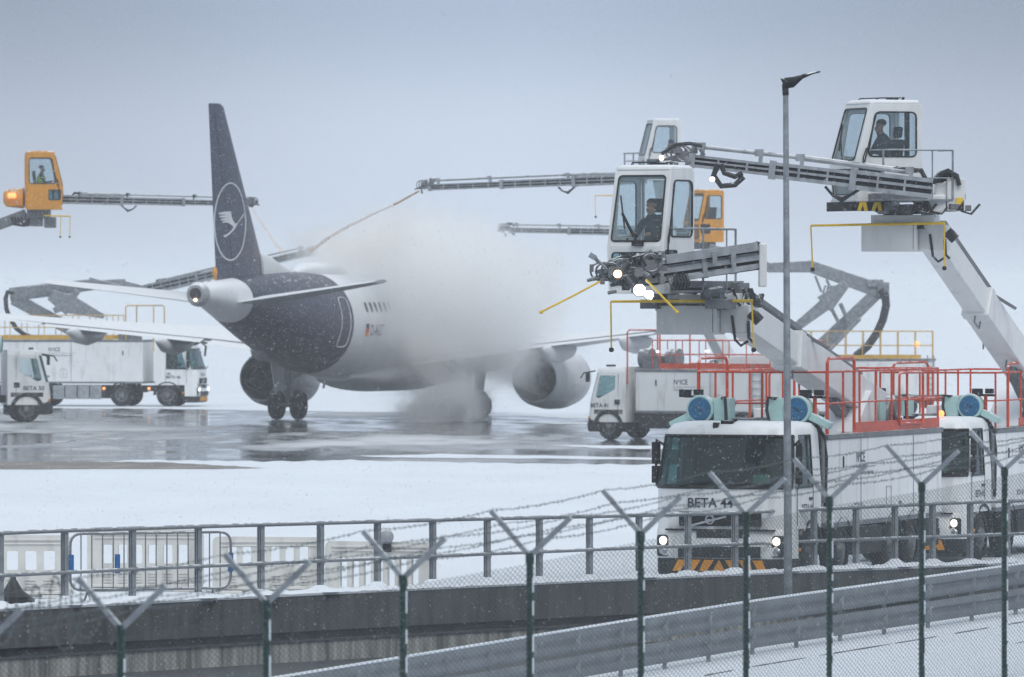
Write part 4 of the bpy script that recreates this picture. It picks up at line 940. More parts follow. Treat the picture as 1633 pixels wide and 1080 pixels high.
    for s in (-1, 1):
        n_ = (0, 0, 1)
        q = .27 if s > 0 else 0      # the far wing rides a little higher
        wg = MB(M); wg.loft([foil((6.0, s*1.6, 2.75+q), (-1.75, s*1.6, 2.45+q), .13, n_), foil((3.4, s*6.4, 3.05+q), (-1.85, s*6.4, 2.95+q), .12, n_), foil((-1.0, s*12.5, 3.62+q), (-3.6, s*12.5, 3.56+q), .105, n_), foil((-3.4, s*17.0, 4.05+q), (-4.95, s*17.0, 4.0+q), .10, n_)])
        wing = wg.build('wing', pwhite, rt, 30)
        fp = MB(M); fp.loft([foil((-1.35, s*2.2, 2.45+q), (-2.5, s*2.2, 2.18+q), .10, n_), foil((-1.5, s*6.3, 2.92+q), (-2.5, s*6.3, 2.72+q), .10, n_)]); fp.build('inner_flap', pgrey, wing, 30)
        fp = MB(M); fp.loft([foil((-1.6, s*6.6, 2.95+q), (-2.45, s*6.6, 2.80+q), .10, n_), foil((-3.25, s*12.6, 3.56+q), (-3.95, s*12.6, 3.44+q), .10, n_)]); fp.build('outer_flap', pgrey, wing, 30)
        fp = MB(M); fp.loft([foil((-3.3, s*12.75, 3.57+q), (-4.0, s*12.75, 3.50+q), .10, n_), foil((-4.6, s*16.4, 3.96+q), (-5.05, s*16.4, 3.92+q), .10, n_)]); fp.build('aileron', pgrey, wing, 30)
        for y, xe, z in ((4.2, -1.9, 2.42), (8.0, -2.4, 2.72), (11.4, -3.3, 3.1)):
            z += q; cn = MB(M); cn.loft([[(x, s*y+w*math.cos(a), zz+h*math.sin(a)) for a in [2*math.pi*i/14 for i in range(14)]] for x, w, h, zz in ((xe+3.0, .06, .06, z+.1), (xe+2.2, .24, .26, z), (xe+.9, .3, .36, z-.08), (xe-.3, .24, .3, z-.02), (xe-1.2, .04, .05, z+.12))]); cn.build('flap_fairing', pwhite, wing, 60)
        wt = MB(M); wt.panel([(-5.1, 3.5), (-4.3, 3.6), (-3.7, 4.1), (-4.6, 4.75), (-5.2, 4.85)], [], lambda u, v, t: (u, s*17.02+t, v), .06); wt.build('wing_tip_fence', pwhite, wing, 0, .01)
        st = MB(M); st.loft([foil((-13.7, s*.5, 4.72), (-17.6, s*.5, 4.62), .10, n_), foil((-17.5, s*6.55, 5.45), (-19.15, s*6.55, 5.40), .09, n_)]); sb = st.build('tailplane', pgrey, rt, 30)
        # engine
        ex, ey, ez = 4.0, s*5.75, 1.62
        e = MB(M); e.lathe([(2.3, .93), (2.35, 1.0), (2.1, 1.12), (1.2, 1.22), (0, 1.22), (-1.1, 1.10), (-1.75, .93), (-1.74, .88), (-1.0, .96), (1.5, .95)], (ex, ey, ez), (1, 0, .0), 36); en = e.build('engine', pwhite, rt, 40)
        e = MB(M); e.lathe([(.5, .95), (.4, .5), (-1.2, .66), (-2.45, .47), (-2.44, .40), (-1.9, .42)], (ex, ey, ez), (1, 0, 0), 30); e.lathe([(-1.7, .41), (-1.9, .30), (-2.9, .04), (-2.92, .001)], (ex, ey, ez), (1, 0, 0), 24); e.build('exhaust_core', pdark, en, 40)
        e = MB(M); e.lathe([(2.28, .94), (2.36, .99), (2.34, 1.04), (2.12, 1.115)], (ex, ey, ez), (1, 0, 0), 36); e.build('intake_lip', chrome, en, 40)
        e = MB(M); e.lathe([(-1.05, 1.112), (-1.08, 1.112)], (ex, ey, ez), (1, 0, 0), 36); e.panel([(.6, 1.0), (1.5, 1.0), (1.2, 1.45), (.6, 1.4)], [], lambda u, v, t: (ex+u, ey-.45*s+t, ez+v-.1), .04); e.build('cowl_strake', pgrey, en, 0)
        e = MB(M); e.loft([foil((ex+1.6, ey, ez+1.15), (ex-2.7, ey, ez+.75), .09, (0, 1, 0)), foil((ex-.6, ey, ez+1.55), (ex-3.2, ey, ez+1.3), .09, (0, 1, 0))]); e.build('pylon', pgrey, en, 40)
        # main gear
        gx, gy = 0, s*3.8
        g = MB(M); g.cyl((gx, gy, .58), (gx, gy, 1.5), .09, n=10); g.cyl((gx, gy, 1.4), (gx, gy+.0, 2.6), .14, n=10); g.cyl((gx, gy-.62, .585), (gx, gy+.62, .585), .08, n=8); g.tube([(gx, gy, 1.5), (gx+.1, gy-s*1.4, 2.4)], .06, 6); g.tube([(gx-.1, gy, .8), (gx-.35, gy, 1.15), (gx-.1, gy, 1.5)], .04, 6)
        ge = g.build('main_gear', pgrey, rt, 40)
        g = MB(M); g.panel(rpoly([(-.55, 1.0), (.55, 1.0), (.7, 2.5), (-.7, 2.5)], .1), [], lambda u, v, t: (gx+u, gy+s*(.35+.1*(v-1))+t, v), .04); g.build('gear_door', pwhite, ge, 0)
        for dy in (-.46, .46):
            t = MB(M); t.lathe([(-.2, .3), (-.21, .5), (-.14, .57), (0, .585), (.14, .57), (.21, .5), (.2, .3), (.1, .24), (.12, .001)], (gx, gy+dy, .585), (0, 1, 0), 28); t.lathe([(-.2, .3), (-.1, .24), (-.12, .001)], (gx, gy+dy, .585), (0, 1, 0), 28); t.build('wheel', rubber, ge, 40)
    g = MB(M); g.cyl((12.64, 0, .4), (12.64, 0, 1.3), .07, n=10); g.cyl((12.64, 0, 1.2), (12.5, 0, 2.3), .1, n=10); g.cyl((12.64, -.3, .38), (12.64, .3, .38), .06, n=8); g.tube([(12.6, 0, 1.3), (11.6, 0, 2.1)], .05, 6); ng = g.build('nose_gear', pgrey, rt, 40)
    for dy in (-.25, .25):
        t = MB(M); t.lathe([(-.11, .2), (-.11, .33), (0, .385), (.11, .33), (.11, .2), (.05, .001)], (12.64, dy, .385), (0, 1, 0), 24); t.build('wheel', rubber, ng, 40)
    # antennas on belly
    for x in (-3.2, -7.4): a = MB(M); a.panel([(x, 1.8), (x+.3, 1.8), (x+.05, 1.35), (x-.12, 1.35)], [], lambda u, v, t: (u, -.4+t, v), .03); a.build('blade_antenna', pgrey, fus, 0)
    # fin: outline taken from where the photograph's edges meet the plane of symmetry
    def fpt(px, py, y=0.0):
        o = Vector((0, 0, CH)); d = P(px, py, 100)-o; lo = Mi @ o; ld = (Mi.to_3x3() @ d); t = (y-lo.y)/ld.y; q = lo+ld*t; return q
    te0, te1, le0, le1 = fpt(344.5, 440), fpt(332.5, 169), fpt(419, 424), fpt(357, 174)
    def at(z): f = (z-te0.z)/(te1.z-te0.z); t = te0.lerp(te1, f); g_ = (z-le0.z)/(le1.z-le0.z); l = le0.lerp(le1, g_); return l.x, t.x
    zt = te1.z; zb = te0.z-.3; T = .085; fn = MB(M); rings = []
    for k, z in enumerate(np.linspace(zb, zt, 9)): l, t_ = at(z); rings.append(foil((l, 0, z), (t_, 0, z), T, (0, 1, 0)))
    l, t_ = at(zt); rings.append(foil((l-.35, 0, zt+.12), (t_+.02, 0, zt+.10), T*.5, (0, 1, 0)))
    fn.loft(rings); fin = fn.build('tail_fin', navy, rt, 40)
    ru = MB(M)
    for s in (-1, 1):
        a = [Vector((at(z)[0]*.3+at(z)[1]*.7, s*T*.5*.57*abs(at(z)[0]-at(z)[1]), z)) for z in (zb+.5, zt-.2)]; ru.tube(a, .015, 4)
    ru.build('rudder_line', black, fin, 0)
    do = MB(M); l0 = at(zb+.3)[0]; do.loft([[(x, w*math.cos(a), 5.62+dz+h*math.sin(a)) for a in [2*math.pi*i/12 for i in range(12)]] for x, w, h, dz in ((l0+3.4, .05, .08, .1), (l0+2.0, .14, .3, .1), (l0+.6, .22, .62, .15), (l0-.8, .25, .75, .2))]); do.build('dorsal_fillet', pwhite, fin, 60)
    hm = MB(M); hm.loft([[(x, w*math.cos(a), 5.75+h*math.sin(a)) for a in [2*math.pi*i/14 for i in range(14)]] for x, w, h in ((-4.0, .1, .1), (-4.8, .5, .4), (-6.2, .6, .48), (-8.6, .55, .42), (-9.6, .15, .12))]); hm.build('antenna_fairing', pwhite, fus, 60)
    bc = MB(M); q = fpt(345, 434); bc.ball((q.x-.15, 0, q.z), (.12, .1, .2), 10, 6); bc.cyl((q.x-.1, 0, q.z-.3), (q.x-.1, 0, q.z), .05); bc.build('beacon', orange, fin)
    hp = [float(v) for v in (0, .02, .08, .25, .5, .75, 1)]; hh = [0, .28, .6, 1, .88, .5, .03]
    def surf(px, py, g_=.012):
        q = fpt(px, py, -.2); l, t_ = at(q.z); c = abs(l-t_); f = min(1, max(0, (l-q.x)/c)); return (q.x, -(T*c*.5*float(np.interp(f, hp, hh))+g_), q.z)
    cx, cy, ax, ay = 370.8, 353.5, 22.6, 62.5; em = MB(M); ring = []
    for k in (1.0, .925): ring.append([surf(cx+ax*k*math.cos(a), cy+ay*(k if k == 1 else .965)*math.sin(a)) for a in [2*math.pi*i/72 for i in range(72)]])
    em.loft(ring, caps=False); em.build('emblem_ring', emblem_white, fin, 0, recalc=False)
    S = 5.4; Z_ = lambda a, b: (330+a/S, 250+b/S)
    bird = [[(130, 485), (170, 474), (215, 470), (222, 480), (226, 520), (238, 555), (252, 575), (268, 572), (300, 520), (322, 486), (326, 494), (312, 520), (290, 548), (272, 575), (258, 605), (240, 635), (210, 670), (178, 695), (164, 680), (196, 664), (224, 635), (240, 606), (234, 598), (216, 580), (190, 566), (160, 570), (156, 560), (196, 550), (150, 548), (146, 536), (200, 526), (140, 522), (136, 510), (198, 500), (132, 497)]]
    for b in bird:
        pts = [Z_(*p) for p in b]; tri = tessellate_polygon([[Vector((a, -c, 0)) for a, c in pts]]); mb = MB(M); mb.add([surf(a, c, .02) for a, c in pts], [tuple(t_) for t_ in tri]); mb.build('bird_emblem', emblem_white, fin, 0, recalc=False)
    return rt
plane = airliner()

# ------------------------------------------------------------------ de-icing trucks
def heading(ang): return ang       # world angle of the truck's forward axis
BG = 'white de-icing trucks on the apron'
# near truck with number 44
Z44 = 126.5
f44 = P(1150, 0, Z44); T1 = root('deicing_truck', (f44.x, f44.y, 0), R(-90-19)); tag(T1, 'white de-icing truck numbered 44 with raised boom, nearest behind the railing', 'de-icing truck', BG)
fm_cab(T1, 'BETA 44'); tank_body(T1, -2.35, -9.9, 1.02, 2.52, seams=(.28, .74), num='BETA 44', wheels=(-1.35, -3.35, -6.6, -8.0))
rail(T1, 'platform_railing', -2.45, -9.8, 2.5, 2.6, 1.12, red, toe=(-4.2, -9.8), n=7, high=[(-2.5, -4.2, 1.36)], gap=(-7.0, -8.6))
def front_gear(T):
    for y in (-.95, .85): blower(T, -1.75, y, 3.06, .235, motor=1 if y < 0 else -1)
    blower(T, -6.9, .35, 2.95, .25)
    mb = MB(WM[T.name])
    mb.box((-2.2, 0, 2.84), (.5, 2.3, .12)); mb.box((-2.2, 0, 1.9), (.12, 1.6, 1.9)); mb.box((-2.3, 1.0, 2.0), (.14, .3, 1.5)); mb.box((-2.7, .2, 2.75), (1.2, .9, .3)); mb.tube([(-2.1, 1.05, 2.9), (-2.12, 1.22, 2.5), (-2.1, 1.24, 1.4)], .045, 8); mb.tube([(-2.1, -1.05, 2.9), (-2.12, -1.2, 2.5), (-2.1, -1.2, 1.4)], .045, 8)
    mb.build('pump_frame', cgrey, T, 30, .01)
    hh = MB(WM[T.name]); hh.tube([(-2.0, 1.1, 2.85), (-2.12, 1.24, 2.6), (-2.2, 1.27, 2.2), (-2.12, 1.28, 1.7), (-2.16, 1.26, 1.25)], .035, 7); hh.build('hose', hose, T)
    for y in (-1.12, 1.12):
        m2 = MB(WM[T.name]); m2.tube([(-2.0, y, 2.8), (-2.0, y, 3.28)], .035, 6); m2.build('lamp_post', red, T)
        m3 = MB(WM[T.name]); m3.box((-1.92, y-.15, 3.34), (.14, .2, .14)); m3.box((-1.92, y+.1, 3.36), (.12, .16, .1)); m3.tube([(-2, y-.2, 3.28), (-2, y+.2, 3.28)], .025, 6); m3.build('work_lamp', dark, T, 0, .015)
    m4 = MB(WM[T.name]); m4.box((-.35, -.2, 2.78), (.1, .1, .14)); m4.bar((-.3, -.24, 2.72), (-.62, .1, 2.9), .05, .05); m4.box((-.45, -.02, 2.85), (.14, .22, .07)); m4.build('camera_bracket', dark, T, 0, .01)
    m5 = MB(WM[T.name]); m5.loft([[(x, y, z) for x, z in ((-5.0, 2.55), (-6.6, 2.55), (-6.6, 3.3), (-6.2, 3.35))] for y in (.25, .95)]); m5.box((-5.6, -.5, 2.8), (1.5, .8, .45)); m5.build('equipment_cover', white, T, 0, .02)
front_gear(T1)
def lift_boom(T, base, knee, Zb, Zk, w=.52, h=.62, tray=(.08, .62), foot=True):
    b, k = P(*base, Zb), P(*knee, Zk); a = (k-b).normalized(); u = Vector((0, 0, 1)); u = (u-a*u.dot(a)).normalized(); sd = a.cross(u); L = (k-b).length
    mb = MB(); mb.bar(b, b+a*L*.62, w, h, u); mb.bar(b+a*L*.55, k+a*.25, w*.86, h*.86, u); mb.bar(b+a*L*.6, b+a*L*.63, w*1.08, h*1.08, u)
    o = mb.build('boom', shell, T, 0, .02)
    c = MB(); top = u*(h*.5+.13); c.bar(k+top-a*.1, k+top-a*L*.42, w*.5, .1, u); c.bar(k+top-a*L*.30, b+top+a*L*.12, w*.32, .08, u)
    for t in (.15, .32, .5, .66, .8, .95): c.bar(b+a*L*t+u*h*.4, b+a*L*t+top, .1, .06, a)
    c.bar(k+top-a*L*.42, k+top-a*L*.44-u*.02+Vector((.55, 0, -.28)), .06, .06); c.build('boom_tray', cgrey, o, 0, .008)
    e = MB(); e.bar(k+u*(h*.3)-a*.2+sd*(w*.5+.01), k+u*(h*.25)-a*L*.40+sd*(w*.5+.01), .03, .16, u); e.tube([k-a*.15+sd*.3+u*.1, k-a*.5+sd*.33-u*.05, k-a*1.1+sd*.3+u*.18, k-a*1.8+sd*.3+u*.2], .03, 6); e.build('energy_chain', hose, o, 30)
    for t in (.30, .58): s = MB().tube([b+a*L*t-u*h*.5, b+a*L*t-u*(h*.5+.14), b+a*(L*t+.3)-u*(h*.5+.14), b+a*(L*t+.3)-u*h*.5], .02, 5); s.build('boom_step', galv, o)
    s = MB().tube([b+a*L*.42-u*h*.55+sd*.3, b+a*L*.42+u*h*.2+sd*.36], .02, 5); s.build('boom_step', galv, o)
    lettering_at = None
    if foot:
        f = MB(); f.cyl(b-a*.15+Vector((0, .0, .05))-sd*.45, b-a*.15+sd*.45+Vector((0, 0, .05)), .24, n=16); f.bar(b-a*.9+Vector((0, 0, -.55)), b+a*.15, .7, .5, u); f.bar(b+a*L*.3-u*h*.55, b+Vector((0, 0, -.75))+a*.3, .2, .2); f.build('boom_pivot', cgrey, T, 30, .02)
    return b, k, a, u, sd
def turret(T, px, py, Z, yaw, w=1.02, hb=.50, extra=True):
    """slew bearing with white hydraulic boxes hung below the operator cabin; px, py is the middle of the bearing"""
    c = P(px, py, Z); M = frame(c, (math.cos(yaw), math.sin(yaw), 0), (-math.sin(yaw), math.cos(yaw), 0), (0, 0, 1))
    mb = MB(M); mb.lathe([(.16, .40), (.16, .44), (.02, .46), (.0, .40), (-.02, .40)], (0, 0, 0), (0, 0, 1), 28, True); b = mb.build('slew_bearing', cgrey, T, 30)
    m2 = MB(M); m2.box((.0, .12, -.16), (.95, 1.2, .24)); m2.box((.2, -.12, -.48), (.85, 1.05, hb)); m2.box((-.1, .66, -.46), (.8, .5, hb-.02)); mh = m2.build('hydraulic_box', shell, T, 0, .015)
    m3 = MB(M); MB(M).box((.35, .05, -.255), (.5, .95, .09)).build('bearing_slot', dark, mh, 0); m3.tube([(.3, .62, -.4), (.34, .68, -.82), (.34, .78, -.92), (.3, .9, -.84)], .025, 6); m3.tube([(.3, .9, -.5), (.34, .92, -.78), (.34, 1.0, -.86)], .03, 6); m3.cyl((.3, .95, -.35), (.3, 1.1, -.5), .1, n=10); m3.build('hose', hose, mh)
    m4 = MB(M); m4.box((.322, .34, -.46), (.61, .012, hb-.04)); m4.build('panel_gap', inkg, mh, 0)
    return c
def under_deck(T, M, seed, w=1.1, d=2.3):
    """machinery under the cabin floor"""
    rnd = random.Random(seed); mb = MB(M); mb.box((-d/2+.1, .1, .12), (d, w, .12))
    for i in range(26):
        x, y, z = rnd.uniform(-d+.1, -.1), rnd.uniform(-w/2, w/2+.35), rnd.uniform(-.24, .1)
        if i % 3 == 0: mb.cyl((x, y, z), (x+rnd.uniform(-.4, .4), y+rnd.uniform(-.1, .3), z+rnd.uniform(-.1, .1)), rnd.uniform(.04, .09), n=8)
        else: mb.box((x, y, z), (rnd.uniform(.1, .45), rnd.uniform(.1, .4), rnd.uniform(.06, .22)))
    o = mb.build('cabin_deck', cgrey, T, 30, .006)
    h = MB(M)
    for i in range(7):
        x = rnd.uniform(-d+.3, -.2); y = w/2+rnd.uniform(.1, .35); h.tube([(x, y, .05), (x-.1, y+.05, -.2), (x-.3, y+.03, -.26), (x-.5, y, -.05)], .025, 6)
    h.build('hose', hose, o); return o
# --- boom, cabin and nozzle arm of truck 44
lift_boom(T1, (1392, 652), (1168, 496), 133.5, 125.0)
turret(T1, 1116, 466, 124.3, R(-90-12))
g44 = R(-90-26); c44 = P(1014, 463, 123.3); M44 = frame(c44, (math.cos(g44), math.sin(g44), 0), (-math.sin(g44), math.cos(g44), 0), (0, 0, 1))
op_cabin(T1, M44, num='44', w=1.06, d=1.25)
under_deck(T1, M44 @ Matrix.Translation((-.35, .45, -.02)), 4, 1.2, 1.7)
person('person', M44 @ Matrix.Translation((-.70, -.02, .62)), 'person in a dark jacket seated facing out through the screen of cabin 44', turn=-.2)
def folded_arm(T):
    """nozzle arm of cabin 44 folded back to the right across the deck"""
    a, b = P(1030, 438, 122.6), P(1213, 412, 122.9); d = (b-a).normalized(); u = Vector((0, 0, 1)); u = (u-d*u.dot(d)).normalized(); s = d.cross(u); L = (b-a).length
    mb = MB()
    for dz, w, h in ((.17, .22, .07), (.02, .26, .09), (-.12, .2, .08), (.08, .1, .05)): mb.bar(a+u*dz, b+u*dz, w, h, u)
    mb.m(1).bar(a+u*-.02, b-u*.02, .08, .34, u).m(0)
    for t in (.12, .5, .75): mb.bar(a+d*L*t-d*.04, a+d*L*t+d*.04, .3, .4, u)
    o = mb.build('nozzle_boom', [alu, dark], T, 0)
    g = MB(); g.bar(P(1062, 414, 122.5), P(1208, 393, 122.7), .10, .15); g.bar(P(1075, 446, 122.5), P(1206, 426, 122.7), .14, .07)
    for px in (1140, 1170): g.bar(P(px, 402, 122.5), P(px, 422, 122.5), .1, .08, (1, 0, 0))
    g.build('guide_pipe', alu, o, 0)
    k = MB(); k.box(P(1216, 423, 123.0), (.13, .5, .74)); k.build('counterweight', shell, o, 0, .02)
    w = MB(); c = P(1206, 400, 123.0); w.tube([c+Vector((.1*math.sin(t), 0, .22*math.cos(t)-.1)) for t in [i*.35 for i in range(-5, 6)]], .05, 8); w.cyl(c+Vector((0, -.12, -.05)), c+Vector((0, .12, -.05)), .13, n=16)
    for i in range(5): x = 1075+i*5; w.tube([P(x, 438, 122.3), P(x+4, 452, 122.2), P(x+2, 462-i, 122.2), P(x-6, 452, 122.3), P(x-10, 440, 122.4)], .028, 6)
    w.build('hose', hose, o)
    hd = a+d*.05
    for q in ((1000, 432), (975, 438), (1012, 446), (1040, 424)): nozzle_head(T, P(*q, 122.2), (-1, -.2, 0), 1.0, parent=o)
    tt = MB(); tt.box(P(1018, 415, 122.3), (.2, .14, .28)); tt.tube([P(965, 446, 122.2), P(968, 428, 122.2), P(985, 412, 122.2), P(1006, 407, 122.2)], .03, 6); tt.tube([P(1000, 430, 122), P(1006, 412, 122), P(1022, 408, 122), P(1030, 425, 122)], .026, 6); tt.build('pipe_loop', hose, o)
    l = MB(); l.lathe([(.1, .05), (.02, .085), (-.02, .09)], P(985, 437, 121.8), (0, 1, 0), 14); lo = l.build('marker_lamp', dark, o, 30); l = MB(); l.ball(P(985, 437, 121.79), (.07, .03, .07), 12, 8); l.build('lens', tail_l, lo)
    for q, r_ in (((1020, 463), .10), ((1035, 470), .075)):
        c = P(*q, 121.9); l = MB(); l.lathe([(.12, .04), (.05, r_), (0, r_+.02)], c, (0, 1, .15), 18); ho = l.build('floodlight', dark, o, 30)
        e = MB(); e.ball(c+Vector((0, -.01, 0)), (r_, .03, r_), 16, 8); e.build('lamp', lampw2, ho)
    f = MB(); f.tube([P(957, 449, 122), P(912, 473, 121.8), P(862, 498, 121.6)], [.018, .018, .018], 6); f.ball(P(863, 498, 121.6), .035, 8, 6); f.build('feeler_rod', rod, o); f = MB(); f.tube([P(1030, 446, 121.7), P(1080, 498, 121.5)], .018, 6); f.ball(P(1080, 498, 121.5), .03, 8, 6); f.build('feeler_rod', rod, o)
    f = MB(); f.tube([P(968, 430, 122), P(948, 410, 122)], .025, 6); f.bar(P(950, 412, 122), P(940, 406, 122), .15, .09); f.build('camera_arm', galv, o)
folded_arm(T1)
feeler(T1, P(974, 481, 123.2), P(1201, 480, 123.2), [(P(974, 481, 123.2), P(975, 558, 123.2)), (P(1199, 480, 123.2), P(1202, 558, 123.2))])
# near truck with number 45
Z45 = 137.5; f45 = P(1442, 0, Z45); T2 = root('deicing_truck', (f45.x, f45.y, 0), R(-90-19), .965); tag(T2, 'white de-icing truck numbered 45 at the right edge, behind truck 44', 'de-icing truck', BG)
fm_cab(T2, 'BETA 45'); tank_body(T2, -2.35, -9.4, 1.02, 2.52, num='BETA 45', wheels=(-1.35, -3.35, -6.6, -8.0))
rail(T2, 'platform_railing', -2.45, -9.3, 2.5, 2.6, 1.12, red, toe=(-4.2, -9.3), n=7, high=[(-3.4, -6.0, 1.30)]); front_gear(T2)
bl = MB(WM[T2.name]); bl.ball((-.5, .62, 2.93), (.06, .06, .07), 10, 6); bl.build('roof_beacon', lampo, T2)
lift_boom(T2, (1668, 640), (1490, 382), 143.0, 137.2, h=.56)
turret(T2, 1434, 340, 136.2, R(-90-10))
g45 = R(180+24); c45 = P(1345, 318, 135.6); M45 = frame(c45, (math.cos(g45), math.sin(g45), 0), (-math.sin(g45), math.cos(g45), 0), (0, 0, .87))
op_cabin(T2, M45, num='45', w=1.08, d=1.36, stripes=True, seat_x=-.2)
under_deck(T2, M45 @ Matrix.Translation((-.35, .2, -.06)), 9, 1.1, 1.9)
person('person', M45 @ Matrix.Translation((-.90, 0, .64)) @ Matrix.Diagonal((1, 1, 1.15, 1)), 'person in a dark jacket sitting sideways in cabin 45, chin down', lean=.10)
nozzle_boom(T2, P(1486, 301, 134.2), P(1100, 256, 134.6), H=.38, hosefrac=.55, top=.2)
def tail_box(T, q0, Z):
    k = MB(); k.box(P(q0[0], q0[1], Z), (.34, .7, .60)); kb = k.build('counterweight', shell, T, 0, .015)
    s = MB(); s.box(P(q0[0]+7, q0[1]+15, Z-.37), (.14, .02, .24)); s.build('warning_panel', rod, kb, 0)
    s = MB(); a, b, c = P(q0[0]+2, q0[1]+25, Z-.40), P(q0[0]+14, q0[1]+25, Z-.40), P(q0[0]+14, q0[1]+8, Z-.40); s.add([a, b, c], [(0, 1, 2)]); s.build('dark_triangle', black, kb, 0)
    s = MB(); s.box(P(q0[0]-21, q0[1]+2, Z), (.28, .5, .5)); s.box(P(q0[0]-30, q0[1]+14, Z-.1), (.34, .5, .34)); s.build('winch_case', shell, kb, 0, .03)
    h = MB()
    for i in range(4): h.tube([P(1486+i*2, 292, Z-.4+.1*i), P(1497, 278+i*4, Z-.4+.1*i), P(1512, 272+i*4, Z-.4+.1*i), P(1526, 280+i*4, Z-.4+.1*i), P(1530, 296, Z-.4+.1*i)], .045, 7)
    h.build('hose', hose, kb)
tail_box(T2, (1523, 311), 135.6)
feeler(T2, P(1293, 360, 135.4), P(1507, 356, 135.4), [(P(1293, 360, 135.4), P(1296, 430, 135.4)), (P(1506, 356, 135.4), P(1506, 428, 135.4))])
nl = MB(); nl.ball(P(1055, 252, 134), (.045, .04, .05), 10, 6); nl.build('nozzle_lamp', tail_l, T2)
nl = MB()
nl.ball(P(1136, 286, 133.8), (.05, .03, .05), 8, 6)
nl.build('nozzle_lamp', lampw, T2)
nh = MB(); nh.tube([P(1145, 262, 134), P(1138, 280, 134), P(1150, 297, 134), P(1172, 295, 134), P(1186, 282, 134)], .055, 8); nh.tube([P(1150, 262, 134), P(1155, 276, 134), P(1172, 282, 134), P(1184, 276, 134)], .05, 8); nh.build('hose', hose, T2); nh = MB(); nh.tube([P(1055, 246, 134), P(1075, 231, 134), P(1100, 229, 134), P(1120, 233, 134)], .035, 8); nh.build('hose', hose, T2)
# middle truck, number 41
f41 = P(962, 0, 254); T3 = root('deicing_truck', (f41.x, f41.y+.8, 0), R(180-30)); tag(T3, 'white de-icing truck numbered 41 with red railing, facing left by the engine', 'de-icing truck', BG)
low_cab(T3, 'BETA 41'); tank_body(T3, -1.95, -8.3, 1.02, 2.40, W=2.3, num=None, wheels=(-.86, -4.6, -6.2), r=.46)
rail(T3, 'platform_railing', -2.6, -8.2, 2.3, 2.5, 1.0, red, toe=(-2.9, -8.2), n=6, high=[(-1.6, -2.9, 1.36)])
ladder = MB(WM[T3.name])
for x in (-6.6, -7.05): ladder.tube([(x, 1.2, 1.0), (x, 1.2, 2.7)], .02, 5)
for i in range(6): ladder.tube([(-6.6, 1.2, 1.1+.25*i), (-7.05, 1.2, 1.1+.25*i)], .015, 5)
ladder.build('ladder', galv, T3)
mb = MB(WM[T3.name]); mb.lathe([(-.2, .3), (-.2, .36), (.2, .36), (.2, .3)], (-1.9, .2, 2.85), (1, 0, 0), 20, True); mb.lathe([(-.2, .3), (-.2, .36), (.2, .36), (.2, .3)], (-3.1, .4, 2.85), (1, 0, 0), 20, True); mb.box((-2.4, .5, 2.7), (.7, .6, .5)); mb.build('blower', cgrey, T3, 30)
mb = MB(WM[T3.name]); mb.loft([[(x, y, z) for x, z in ((-4.3, 2.42), (-7.4, 2.42), (-7.4, 3.0), (-5.6, 2.95))] for y in (-.5, .7)]); mb.build('equipment_cover', white, T3, 0, .02)
for q in ((1050, 561), (1128, 560)): mb = MB(); mb.box(P(*q, 253), (.16, .1, .06)); mb.build('work_lamp', lampd, T3)
# its cabin and nozzle arm, above the roof of cabin 44
k41 = P(1046, 262, 258); g = R(180+12); Mf = frame(P(1024, 285, 258), (math.cos(g), math.sin(g), 0), (-math.sin(g), math.cos(g), 0), (0, 0, 1)); op_cabin(T3, Mf, detail=False, platform=False, w=1.05, d=1.25)
pf = MB(); 
for x in (996, 1010): pf.tube([P(x, 245, 257), P(x, 270, 257)], .03, 5)
pf.tube([P(994, 245, 257), P(1024, 244, 257)], .03, 5); pf.tube([P(996, 257, 257), P(1024, 257, 257)], .025, 5); pf.build('cabin_railing', galv, T3)
nozzle_boom(T3, P(1030, 285, 257), P(684, 299, 259), H=.36, top=.14, hosefrac=.36)
bt = MB(); bt.bar(P(1052, 287, 258.5), P(1075, 420, 259), .5, .5, (1, 0, 0)); bt.bar(P(1072, 400, 259), P(1160, 575, 261), .5, .5); bt.build('boom', shell, T3, 0, .02)
feeler(T3, P(949, 312, 256.5), P(990, 312, 256.5), [(P(949, 312, 256.5), P(950, 346, 256.5))], .014)
# far right truck with yellow railing
f43 = P(1138, 0, 300); T4 = root('deicing_truck', (f43.x, f43.y, 0), R(180-4)); tag(T4, 'white de-icing truck with yellow railing and folded grey arm, far right behind the near trucks', 'de-icing truck', BG)
low_cab(T4, None); tank_body(T4, -2.0, -9.2, .95, 2.36, W=2.4, num='BETA 43', wheels=(-.86, -3.2, -6.6, -8.0), r=.46)
rail(T4, 'platform_railing', -2.6, -9.1, 2.4, 2.4, 1.18, yel, toe=(-2.6, -8.6), n=9)
ladder = MB(WM[T4.name])
for x in (-8.9, -9.15): ladder.tube([(x, 1.25, .6), (x, 1.25, 2.6)], .025, 5)
for i in range(8): ladder.tube([(-8.9, 1.25, .7+.24*i), (-9.15, 1.25, .7+.24*i)], .02, 5)
ladder.build('ladder', galv, T4)
mb = MB(); mb.ball(P(1462, 549, 299), (.12, .1, .13), 10, 6); mb.build('beacon', lampo, T4)
def far_arm(T, Z, pts, w=.5, tag_='boom'):
    """articulated arm drawn link by link: ((x,y),(x,y),height at start,height at end)"""
    for a, b, h0, h1 in pts:
        mb = MB(); mb.bar(P(*a, Z), P(*b, Z), w, h0, (0, 0, 1), w*.9, h1); o = mb.build('boom_link', galv, T, 0, .03)
Zr = 301
far_arm(T4, Zr, [((1296, 566), (1404, 462), .62, .5), ((1414, 468), (1290, 424), .62, .5), ((1296, 425), (1224, 427), .5, .4)], .5)
far_arm(T4, Zr-.7, [((1262, 528), (1318, 484), .34, .55), ((1314, 486), (1350, 452), .85, .35), ((1312, 570), (1372, 508), .14, .14)], .3)
